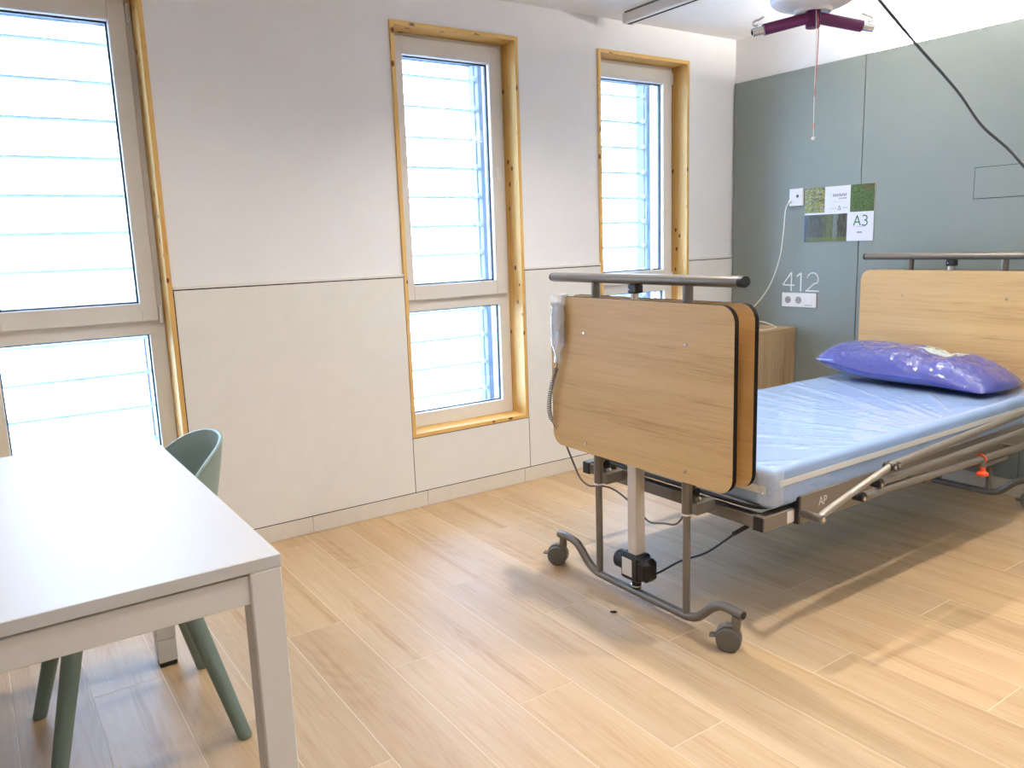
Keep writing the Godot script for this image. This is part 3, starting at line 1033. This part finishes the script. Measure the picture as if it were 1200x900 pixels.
func pillow_shape(lift: float, amp: float, nu: int, nv: int) -> SurfaceTool:
	var st := S()
	for side in [1.0, -1.0]:
		var P := []
		var U := []
		for i in nu + 1:
			var row := []
			var ur := []
			for j in nv + 1:
				var u := sin(PI * 0.5 * (-1.0 + 2.0 * i / nu))
				var v := sin(PI * 0.5 * (-1.0 + 2.0 * j / nv))
				var e := 1.0 + lift * 5.0
				var p := pillow_point(u, v, side, lift, amp)
				row.append(Vector3(p.x * e, p.y, p.z * e))
				ur.append(Vector2(u, v))
			P.append(row)
			U.append(ur)
		grid(st, P, U, Vector3(0, 0.05 - side * 2.0, 0))
	return st

# ==================================================================== table, chair, cabinet
func build_table() -> void:
	var x0 := -0.38
	var x1 := 0.4215
	var z0 := 0.803
	var z1 := 2.029
	var o := thing("table", "white rectangular table with square legs in the left foreground", "table", Vector3((x0 + x1) * 0.5, 0, (z0 + z1) * 0.5))
	var hx := (x1 - x0) * 0.5
	var hz := (z1 - z0) * 0.5
	put(boxm(Vector3(-hx, 0.716, -hz), Vector3(hx, 0.74, hz), 0.0012), "table_top", M.table, o)
	for s in [-1.0, 1.0]:
		put(boxm(Vector3(-hx + 0.05, 0.655, s * (hz - 0.0195) - 0.0125), Vector3(hx - 0.05, 0.710, s * (hz - 0.0195) + 0.0125), 0.0015), "apron", M.table_frame, o)
		put(boxm(Vector3(s * (hx - 0.0195) - 0.0125, 0.655, -hz + 0.05), Vector3(s * (hx - 0.0195) + 0.0125, 0.710, hz - 0.05), 0.0015), "apron", M.table_frame, o)
		put(boxm(Vector3(s * (hx - 0.06) - 0.04, 0.710, -hz + 0.03), Vector3(s * (hx - 0.06) + 0.04, 0.7162, hz - 0.03)), "spacer", M.table_frame, o)
		for t in [-1.0, 1.0]:
			var cx: float = s * (hx - 0.030)
			var cz: float = t * (hz - 0.030)
			var leg := put(boxm(Vector3(cx - 0.0295, 0.092, cz - 0.0295), Vector3(cx + 0.0295, 0.7158, cz + 0.0295), 0.003), "leg", M.table_frame, o)
			put(boxm(Vector3(cx - 0.0285, 0.016, cz - 0.0285), Vector3(cx + 0.0285, 0.0905, cz + 0.0285), 0.002), "leg_extension", M.table_frame, leg)
			put(boxm(Vector3(cx - 0.026, 0.0, cz - 0.026), Vector3(cx + 0.026, 0.0165, cz + 0.026), 0.003), "foot", M.black, leg, "black foot glide")

func chair_rim(phi: float) -> Vector2:       # radius and height of the rim; phi = 0 at the back
	var a := absf(rad_to_deg(phi))
	var c := cos(phi)
	var s := sin(phi)
	var ex := 0.282 if c > 0 else 0.225
	var ez := 0.222
	var p := 2.2
	var r := pow(pow(absf(c) / ex, p) + pow(absf(s) / ez, p), -1.0 / p)
	var h := 0.793 - 0.366 * pow(minf(a, 130.0) / 90.0, 2.536)
	var k := 0.06                     # smooth maximum with the seat edge
	var e := clampf(0.5 + 0.5 * (h - 0.462) / k, 0.0, 1.0)
	h = lerpf(0.462, h, e) + k * e * (1.0 - e)
	return Vector2(r, h)

func build_chair() -> void:
	var o := thing("tub_chair", "sage green plastic tub chair pushed under the white table", "chair", Vector3(0.252, 0, 1.160))
	var inner := []
	var outer := []
	var U := []
	var n := 72
	var m := 22
	for i in m + 1:
		var t := float(i) / m
		var ri := []
		var ro := []
		var ur := []
		for j in n + 1:
			var phi := TAU * j / n - PI
			var rh := chair_rim(phi)
			var seat := 0.445
			var b0 := Vector2(rh.x, rh.y)
			var b1 := Vector2(rh.x * 0.86, seat + (rh.y - seat) * 0.28)
			var b2 := Vector2(rh.x * 0.80, seat - 0.004)
			var b3 := Vector2(0.0, seat)
			var q := b0 * pow(1 - t, 3) + b1 * 3 * t * pow(1 - t, 2) + b2 * 3 * t * t * (1 - t) + b3 * pow(t, 3)
			var d := Vector3(cos(phi), 0, sin(phi))
			ri.append(d * q.x + Vector3(0, q.y, 0))
			var grow := 0.009 * (1.0 - smoothstep(0.5, 1.0, t))
			ro.append(d * (q.x + grow) + Vector3(0, q.y - 0.011 * smoothstep(0.15, 0.7, t) - 0.001, 0))
			ur.append(Vector2(phi, t))
		inner.append(ri)
		outer.append(ro)
		U.append(ur)
	var st := S()
	grid(st, inner, U, Vector3(0, 0.9, 0), true)
	grid(st, outer, U, Vector3(0, 0.60, 0), true)
	# rolled rim
	var rim := []
	for j in n + 1:
		rim.append((inner[0][j] + outer[0][j]) * 0.5)
	tube(st, rim, 0.0052, 8, false, 1.0, Vector3.UP)
	put(st, "seat_shell", M.shell, o)
	for s in [-1.0, 1.0]:
		for t in [-1.0, 1.0]:
			put(tubem([Vector3(0.12 * s, 0.43, 0.125 * t), Vector3(0.222 * s, 0.012, 0.226 * t), Vector3(0.226 * s, 0.0, 0.230 * t)], [0.025, 0.0185, 0.017], 16), "leg", M.chair_leg, o)
	put(boxm(Vector3(-0.15, 0.405, -0.15), Vector3(0.15, 0.438, 0.15), 0.012), "leg_mount", M.chair_leg, o)

func build_cabinet() -> void:
	var o := thing("bedside_cabinet", "oak look bedside cabinet standing against the green wall", "cabinet", Vector3(3.85, 0, 0.265))
	var hx := 0.195
	var hz := 0.228
	put(boxm(Vector3(-hx, 0.715, -hz), Vector3(hx, 0.738, hz), 0.001, 2, Vector2(0.3, 0.25)), "top", M.cab, o)
	put(boxm(Vector3(-hx + 0.018, 0.06, hz - 0.018), Vector3(hx, 0.7145, hz), 0.001, 1, Vector2(0.0, 0.2)), "side_panel", M.cab, o)
	put(boxm(Vector3(-hx + 0.018, 0.06, -hz), Vector3(hx, 0.7145, -hz + 0.018), 0.001, 1, Vector2(0.1, 0.2)), "side_panel", M.cab, o)
	put(boxm(Vector3(hx - 0.01, 0.06, -hz + 0.018), Vector3(hx, 0.7145, hz - 0.018), 0.0, 1), "back_panel", M.cab, o)
	put(boxm(Vector3(-hx + 0.02, 0.06, -hz + 0.018), Vector3(hx - 0.01, 0.078, hz - 0.018), 0.0, 2), "floor_panel", M.cab, o)
	put(boxm(Vector3(-hx + 0.03, 0.0, -hz + 0.01), Vector3(hx - 0.01, 0.06, hz - 0.01), 0.0), "plinth", M.edge, o)
	for q in [[0.535, 0.705], [0.065, 0.530]]:
		var d := put(boxm(Vector3(-hx - 0.001, q[0], -hz + 0.001), Vector3(-hx + 0.0175, q[1], hz - 0.001), 0.001), "drawer_front" if q[0] > 0.3 else "door", M.white, o, "white front")
		put(boxm(Vector3(-hx - 0.018, q[1] - 0.03, -0.06), Vector3(-hx - 0.0005, q[1] - 0.018, 0.06), 0.003), "handle", M.metal, d)

# ==================================================================== ceiling hoist
func build_hoist() -> void:
	var r := thing("ceiling_rail", "white ceiling track profile running out from the window wall", "rail", Vector3(3.062, CEIL, 0.125))
	put(boxm(Vector3(-0.034, -0.058, 0.0), Vector3(0.034, -0.009, 5.0), 0.003), "profile", M.white, r)
	put(boxm(Vector3(-0.028, -0.009, 0.004), Vector3(0.028, 0.0, 5.0), 0.0), "fixing_channel", M.metal, r)
	put(boxm(Vector3(-0.008, -0.0592, 0.003), Vector3(0.008, -0.0575, 5.0), 0.0), "slot", M.gap_shade, r)
	put(boxm(Vector3(-0.035, -0.059, -0.004), Vector3(0.035, -0.008, 0.001), 0.001), "end_cap", M.white, r)
	var o := thing("ceiling_hoist", "white round patient hoist with purple spreader bar hanging from the ceiling track", "hoist", Vector3(3.066, 2.13, 1.243))
	var st := S()
	var prof := []
	for k in 13:
		var a := PI * 0.5 * k / 12.0
		prof.append([0.172 * sin(a), 0.066 + 0.055 * (1.0 - cos(a))])
	prof.append([0.172, 0.20])
	for k in 7:
		var a := PI * 0.5 * k / 6.0
		prof.append([0.13 + 0.042 * cos(a), 0.20 + 0.04 * sin(a)])
	prof.append([0.0, 0.24])
	lathe(st, prof, Transform3D(), 48)
	var body := put(st, "motor_housing", M.white, o)
	st = S()
	lathe(st, [[0.062, 0.071], [0.066, 0.058], [0.074, 0.058], [0.078, 0.075]], Transform3D(), 36)
	put(st, "collar_ring", M.white, body)
	put(boxm(Vector3(-0.02, 0.24, -0.05), Vector3(0.02, 0.272, 0.05), 0.004), "trolley", M.metal, o)
	# spreader bar
	st = S()
	lathe(st, [[0.0, 0.0], [0.026, 0.0], [0.029, 0.004], [0.029, 0.072], [0.034, 0.078], [0.034, 0.086], [0.0, 0.086]], Transform3D(), 24)
	var hub := put(st, "spreader_hub", M.purple, o)
	put(boxm(Vector3(0.0, 0.01, -0.004), Vector3(0.004, 0.075, 0.034), 0.001), "hub_seam", M.purple, hub)
	var d := Vector3(0.82, 0, 0.572).normalized()
	for s in [-1.0, 1.0]:
		var p0: Vector3 = d * s * 0.02 + Vector3(0, 0.040, 0)
		var p1: Vector3 = d * s * 0.205 + Vector3(0, 0.000, 0)
		put(tubem([p0, p1], 0.0235, 20), "spreader_arm", M.purple, o)
		var e := (p1 - p0).normalized()
		st = S()
		lathe(st, [[0.011, 0.048], [0.0165, 0.048], [0.0165, 0.0]], aim(p1, e), 20)
		lathe(st, [[0.011, 0.048], [0.011, 0.01], [0.0, 0.01]], aim(p1, e), 20)
		put(st, "chrome_end", M.chrome, o)
		var hk := []
		for k in 11:
			var a := PI * (-0.1 + 1.25 * k / 10.0)
			hk.append(p1 + e * (0.030 + 0.016 * sin(a)) + Vector3(0, 0.024 + 0.011 - 0.011 * cos(a), 0))
		hk.append(p1 + e * 0.0 + Vector3(0, 0.052, 0))
		put(tubem(hk, 0.0042, 8), "sling_hook", M.chrome, o)
	# emergency pull cord
	var c := Vector3(3.066, 2.13, 1.243)
	put(tubem(spline([Vector3(3.040, 2.206, 1.275) - c, Vector3(3.040, 2.05, 1.282) - c, Vector3(3.036, 1.889, 1.283) - c, Vector3(3.012, 1.76, 1.300) - c, Vector3(3.003, 1.685, 1.308) - c], 5), 0.0014, 6), "white_cord", M.cord_white, o)
	put(tubem(spline([Vector3(3.036, 2.206, 1.275) - c, Vector3(3.052, 2.15, 1.280) - c, Vector3(3.062, 2.06, 1.275) - c, Vector3(3.060, 1.96, 1.272) - c, Vector3(3.037, 1.889, 1.284) - c, Vector3(3.030, 1.845, 1.288) - c], 6), 0.0017, 6), "red_cord", M.cord_red, o)
	put(tubem([Vector3(3.011, 1.735, 1.302) - c, Vector3(3.008, 1.712, 1.303) - c], 0.0035, 8), "red_bead", M.cord_red, o)
	st = S()
	var pf := []
	for k in 9:
		var a := PI * k / 8.0
		pf.append([0.0085 * sin(a), -0.0085 * cos(a)])
	lathe(st, pf, Transform3D(Basis(), Vector3(3.003, 1.675, 1.308) - c), 14)
	put(st, "pull_ball", M.white, o, "small white ball")
	# control cable leaving towards the room
	put(tubem(spline([Vector3(3.20, 2.34, 1.30) - c, Vector3(3.262, 2.31, 1.345) - c, Vector3(3.283, 2.229, 1.403) - c, Vector3(3.28, 2.027, 1.567) - c, Vector3(3.268, 1.815, 1.75) - c, Vector3(3.243, 1.668, 1.864) - c, Vector3(3.234, 1.573, 1.965) - c, Vector3(3.221, 1.499, 2.034) - c, Vector3(3.20, 1.40, 2.13) - c, Vector3(3.17, 1.33, 2.24) - c], 6), 0.0062, 8), "control_cable", M.black, o, "black control cable")

# ==================================================================== small things
func build_hand_control() -> void:
	var x := 1.806
	var o := thing("hand_control", "grey bed hand control in clear plastic bag hooked on the footboard", "remote", Vector3(x, 1.0, 1.10))
	var xf := Transform3D(Basis(Vector3.RIGHT, 0.06), Vector3(-0.014, 0.0, 0.0))
	var st := S()
	box(st, Vector3(-0.012, -0.075, -0.026), Vector3(0.012, 0.078, 0.026), 0.010, 0, Vector2.ZERO, xf)
	put(st, "handset", mat(Color(0.70, 0.68, 0.66), 0.5), o)
	for i in 6:
		for j in 2:
			st = S()
			lathe(st, [[0.0, 0.0016], [0.0055, 0.0016], [0.0065, 0.0]], xf * aim(Vector3(-0.0121, 0.058 - 0.021 * i, -0.010 + 0.02 * j), Vector3.LEFT), 12)
			put(st, "button", M.cable_grey, o)
	# hook over the board
	put(tubem([Vector3(0.0, 0.06, 0.012), Vector3(-0.002, 0.088, 0.012), Vector3(0.004, 0.095, 0.012), Vector3(0.018, 0.095, 0.012), Vector3(0.0295, 0.094, 0.012), Vector3(0.0305, 0.07, 0.012)], 0.0035, 8), "hook", M.white, o)
	# plastic bag: crumpled sleeve
	var nz := noise(9, 1.0, 2)
	var P := []
	var U := []
	for i in 25:
		var t := i / 24.0
		var y := lerpf(0.094, -0.155, t)
		var w := 0.034 if t < 0.70 else lerpf(0.034, 0.012, smoothstep(0.70, 0.86, t))
		var d := 0.016 if t < 0.70 else lerpf(0.016, 0.010, smoothstep(0.70, 0.86, t))
		if t > 0.9: w = 0.016
		var row := []
		var ur := []
		for j in 25:
			var a := TAU * j / 24.0
			var k := 1.0 + 0.22 * nz.get_noise_2d(cos(a) * 3.0 + 8.0 * t, sin(a) * 3.0 + t * 5.0)
			row.append(Vector3(minf(-0.016 + d * k * cos(a), -0.0005), y, w * k * sin(a) + 0.006 + 0.010 * (0.5 - t)))
			ur.append(Vector2(a, t))
		P.append(row)
		U.append(ur)
	st = S()
	grid(st, P, U, null, true)
	var bagm := mat(Color(0.95, 0.97, 1.0, 0.38), 0.15)
	bagm.transparency = BaseMaterial3D.TRANSPARENCY_ALPHA
	put(st, "plastic_bag", bagm, o, "crumpled clear plastic bag")
	put(boxm(Vector3(-0.012, -0.085, 0.018), Vector3(-0.004, -0.068, 0.034), 0.003), "blue_tag", mat(Color(0.12, 0.25, 0.62), 0.5), o, "blue tag")
	# curly cord
	var path := spline([Vector3(-0.014, -0.13, 0.0), Vector3(-0.014, -0.165, -0.006), Vector3(-0.016, -0.20, -0.018), Vector3(-0.016, -0.25, -0.040), Vector3(-0.016, -0.30, -0.055), Vector3(-0.014, -0.345, -0.060), Vector3(-0.012, -0.385, -0.050), Vector3(0.0, -0.42, -0.035)], 40)
	var coil := []
	for i in path.size():
		var t := float(i) / path.size()
		var r := 0.0 if t < 0.2 or t > 0.86 else 0.0085
		var a := i * 0.95
		coil.append(path[i] + Vector3(cos(a) * r * 0.8, 0, sin(a) * r))
	put(tubem(coil, 0.0024, 6), "curly_cord", mat(Color(0.50, 0.47, 0.44), 0.5), o, "grey curly cord")

func build_wall_things() -> void:
	# room number
	var o := thing("room_number", "thin white numerals 412 on the green wall", "number", Vector3(GX, 0, 0))
	var x := 0.0
	var d := 0.003
	var yb := 0.950
	var yt := 1.058
	var w := 0.0078
	var st := S()
	strokes(st, [Vector2(0.446, yt), Vector2(0.389, yb + 0.036), Vector2(0.470, yb + 0.034)], w, x, d)
	strokes(st, [Vector2(0.448, yt + 0.003), Vector2(0.448, yb)], w, x, d)
	put(st, "numeral_four", M.white, o)
	st = S()
	strokes(st, [Vector2(0.484, yt - 0.022), Vector2(0.513, yt), Vector2(0.513, yb)], w, x, d)
	put(st, "numeral_one", M.white, o)
	st = S()
	var two := []
	for k in 13:
		var a := PI * (0.93 - 1.12 * k / 12.0)
		two.append(Vector2(0.592 + 0.036 * cos(a), yt - 0.036 + 0.037 * sin(a)))
	two.append(Vector2(0.603, yb + 0.047))
	two.append(Vector2(0.551, yb + 0.003))
	strokes(st, two, w, x, d)
	strokes(st, [Vector2(0.546, yb + 0.004), Vector2(0.635, yb + 0.004)], w, x, d)
	put(st, "numeral_two", M.white, o)
	# triple socket plate
	o = thing("socket_plate", "white triple socket plate under the room number", "socket", Vector3(GX, 0.899, 0.506))
	put(boxm(Vector3(-0.010, -0.042, -0.117), Vector3(0.0, 0.042, 0.117), 0.003), "plate", M.white, o)
	for z in [-0.072, 0.0]:
		st = S()
		lathe(st, [[0.021, 0.0012], [0.019, 0.0], [0.0, 0.0]], aim(Vector3(-0.0104, 0.0, z), Vector3.LEFT), 24)
		var s := put(st, "socket_outlet", M.socket, o)
		for k in [-1.0, 1.0]:
			put(tubem([Vector3(-0.0100, 0.0, z + k * 0.0095), Vector3(-0.0118, 0.0, z + k * 0.0095)], 0.0026, 10), "pin_hole", M.black, s)
	put(boxm(Vector3(-0.0125, -0.026, 0.042), Vector3(-0.0095, 0.026, 0.092), 0.001), "switch_rocker", M.white, o)
	put(boxm(Vector3(-0.0128, -0.030, 0.042), Vector3(-0.0098, -0.0262, 0.092), 0.0005), "rocker_label", M.socket, o)
	# call point plate
	o = thing("call_point", "square white call point with a dark red button left of the poster", "switch", Vector3(GX, 1.492, 0.470))
	put(boxm(Vector3(-0.012, -0.049, -0.046), Vector3(0.0, 0.049, 0.046), 0.003), "plate", M.white, o)
	st = S()
	lathe(st, [[0.0, 0.003], [0.007, 0.003], [0.009, 0.0]], aim(Vector3(-0.0118, 0.006, 0.010), Vector3.LEFT), 16)
	put(st, "button", mat(Color(0.35, 0.05, 0.10), 0.4), o, "dark red button")
	put(boxm(Vector3(-0.024, -0.032, -0.044), Vector3(-0.010, -0.014, -0.028), 0.003), "plug", M.white, o)
	# lead of the call point, down to a loop on the cabinet
	o = thing("call_lead", "white lead hanging from the call point and looped on the cabinet", "cable", Vector3(GX - 0.024, 1.468, 0.433))
	var c := o.position
	put(tubem(spline([Vector3(4.033, 1.468, 0.433) - c, Vector3(4.012, 1.42, 0.425) - c, Vector3(4.0, 1.30, 0.425) - c, Vector3(3.99, 1.16, 0.413) - c, Vector3(3.98, 1.02, 0.37) - c, Vector3(3.975, 0.91, 0.30) - c, Vector3(3.95, 0.80, 0.20) - c, Vector3(3.88, 0.745, 0.20) - c, Vector3(3.80, 0.742, 0.30) - c, Vector3(3.76, 0.742, 0.40) - c, Vector3(3.80, 0.742, 0.462) - c, Vector3(3.90, 0.742, 0.445) - c, Vector3(3.97, 0.742, 0.41) - c, Vector3(3.95, 0.768, 0.33) - c, Vector3(3.88, 0.772, 0.29) - c, Vector3(3.80, 0.75, 0.33) - c], 6), 0.0032, 8), "lead", M.cord_white, o)
	build_poster()

func build_poster() -> void:
	var z0 := 0.527
	var z1 := 0.953
	var y0 := 1.235
	var y1 := 1.537
	var o := thing("poster", "printed sheet with forest pictures and green A3 lettering on the wall", "poster", Vector3(GX, y0, z0))
	var W := 426
	var H := 302
	var im := Image.create(W, H, true, Image.FORMAT_RGB8)
	im.fill(Color(0.88, 0.88, 0.90))
	var n := noise(31, 0.055, 3)
	var n2 := noise(35, 0.16, 3)
	# picture top left: leaves and branch
	for y in H:
		for x in W:
			var c = null
			if y < 140 and x < 128:
				var t := n.get_noise_2d(x, y) + 0.5 * n2.get_noise_2d(x, y)
				c = Color(0.42, 0.50, 0.14).lerp(Color(0.78, 0.74, 0.18), clampf(t * 1.6 + 0.4 + 0.002 * (x - 64), 0, 1))
				if n.get_noise_2d(x + 300, y * 0.8) > 0.24 and x > 40: c = Color(0.25, 0.19, 0.12)
				if n.get_noise_2d(x * 0.6 + 100, y + 500) > 0.33: c = Color(0.75, 0.76, 0.72)
			elif y < 145 and x > 284:
				var t := n2.get_noise_2d(x * 1.2, y * 1.2) + 0.4 * n.get_noise_2d(x + 50, y)
				c = Color(0.16, 0.27, 0.12).lerp(Color(0.50, 0.62, 0.24), clampf(t * 1.5 + 0.42, 0, 1))
				if x > 350 and y < 34 and n.get_noise_2d(x, y + 90) > 0.05: c = Color(0.50, 0.36, 0.20)
			elif y > 150 and x < 270:
				var v := n.get_noise_2d(x * 1.3, y * 0.25)
				c = Color(0.22, 0.22, 0.15).lerp(Color(0.40, 0.40, 0.30), clampf(v * 1.4 + 0.45, 0, 1))
				var lx := absf(x - 160) / 60.0
				c = c.lerp(Color(0.52, 0.60, 0.30), clampf(1.0 - lx, 0, 1) * 0.7)
				if absf(x - 196) < 14 + 8 * v: c = c.lerp(Color(0.66, 0.74, 0.72), 0.6)
				if y > 276: c = c.lerp(Color(0.50, 0.60, 0.22), 0.6)
				if n2.get_noise_2d(x, y) > 0.3: c = c.lerp(Color(0.14, 0.15, 0.09), 0.6)
				if x < 14: c = Color(0.16, 0.28, 0.42)
			if c != null:
				im.set_pixel(x, y, Color(c.r * 0.82, c.g * 0.8, c.b * 0.85))
	# print: name in purple, small grey lines, recycling triangle
	var pu := Color(0.36, 0.24, 0.40)
	var rng := RandomNumberGenerator.new()
	rng.seed = 3
	var xx := 178
	for k in 9:
		var ww := 6 + rng.randi() % 3
		im.fill_rect(Rect2i(xx, 42, 3, 15), pu)
		im.fill_rect(Rect2i(xx, 42 + 12 * (k % 2), ww, 3), pu)
		im.fill_rect(Rect2i(xx + ww - 2, 47, 2, 10), pu)
		xx += ww + 3
	xx = 216
	for k in 6:
		im.fill_rect(Rect2i(xx, 64, 3, 8), pu)
		im.fill_rect(Rect2i(xx, 66, 6, 2), pu)
		xx += 8
	for k in 10:
		im.fill_rect(Rect2i(160 + k / 2, 34 + 3 * k, 3, 3), Color(0.66, 0.78, 0.62))
	im.fill_rect(Rect2i(180, 84, 54, 2), Color(0.70, 0.70, 0.72))
	for k in 5:
		im.fill_rect(Rect2i(160 + k * 9, 118, 6, 5), Color(0.72, 0.72, 0.74))
		im.fill_rect(Rect2i(240 + k * 6, 116 + (k % 2) * 3, 4, 5), Color(0.62, 0.62, 0.64))
	for k in 22:
		for s in [-1, 1]:
			im.fill_rect(Rect2i(218 + s * k * 9 / 22, 106 + k, 3, 2), Color(0.34, 0.34, 0.36))
	im.fill_rect(Rect2i(210, 127, 20, 3), Color(0.34, 0.34, 0.36))
	for k in 12:
		im.fill_rect(Rect2i(312 + k * 6, 224, 4, 3), Color(0.62, 0.62, 0.64))
		if k < 6: im.fill_rect(Rect2i(332 + k * 5, 250 + (k % 2) * 2, 4, 9), Color(0.50, 0.50, 0.52))
	im.generate_mipmaps()
	var m := mat(Color.WHITE, 0.28)
	m.albedo_texture = ImageTexture.create_from_image(im)
	var st := S()
	var w := z1 - z0
	var h := y1 - y0
	quad(st, Vector3(-0.004, 0, 0), Vector3(-0.004, 0, w), Vector3(-0.004, h, w), Vector3(-0.004, h, 0), Vector3.LEFT, Vector2(0, 1), Vector2(1, 1), Vector2(1, 0), Vector2(0, 0))
	put(st, "print", m, o)
	put(boxm(Vector3(-0.0038, 0.0005, 0.0005), Vector3(-0.0002, h - 0.0005, w - 0.0005)), "sheet", M.paper, o)
	st = S()
	var gz := 0.310
	var gy := 0.082
	var sw := 0.0062
	strokes(st, [Vector2(gz, gy), Vector2(gz + 0.020, gy + 0.054), Vector2(gz + 0.040, gy)], sw, -0.004, 0.0006)
	strokes(st, [Vector2(gz + 0.008, gy + 0.019), Vector2(gz + 0.032, gy + 0.019)], sw, -0.004, 0.0006)
	var three := []
	for k in 9:
		var a := PI * (0.70 - 1.15 * k / 8.0)
		three.append(Vector2(gz + 0.062 + 0.016 * cos(a), gy + 0.0405 + 0.0135 * sin(a)))
	for k in 9:
		var a := PI * (0.45 - 1.2 * k / 8.0)
		three.append(Vector2(gz + 0.062 + 0.018 * cos(a), gy + 0.0145 + 0.0145 * sin(a)))
	strokes(st, three, sw, -0.004, 0.0006)
	put(st, "letters", mat(Color(0.16, 0.46, 0.22), 0.5), o, "green letters A3")

func build_debris() -> void:
	var o := thing("floor_scrap", "tiny dark scrap lying on the wooden floor before the bed", "scrap", Vector3(1.736, 0, 1.458))
	put(tubem([Vector3(-0.008, 0.004, -0.008), Vector3(0.0, 0.005, 0.002), Vector3(0.008, 0.004, 0.006)], [0.003, 0.0042, 0.0035], 8), "scrap", M.rubber, o)
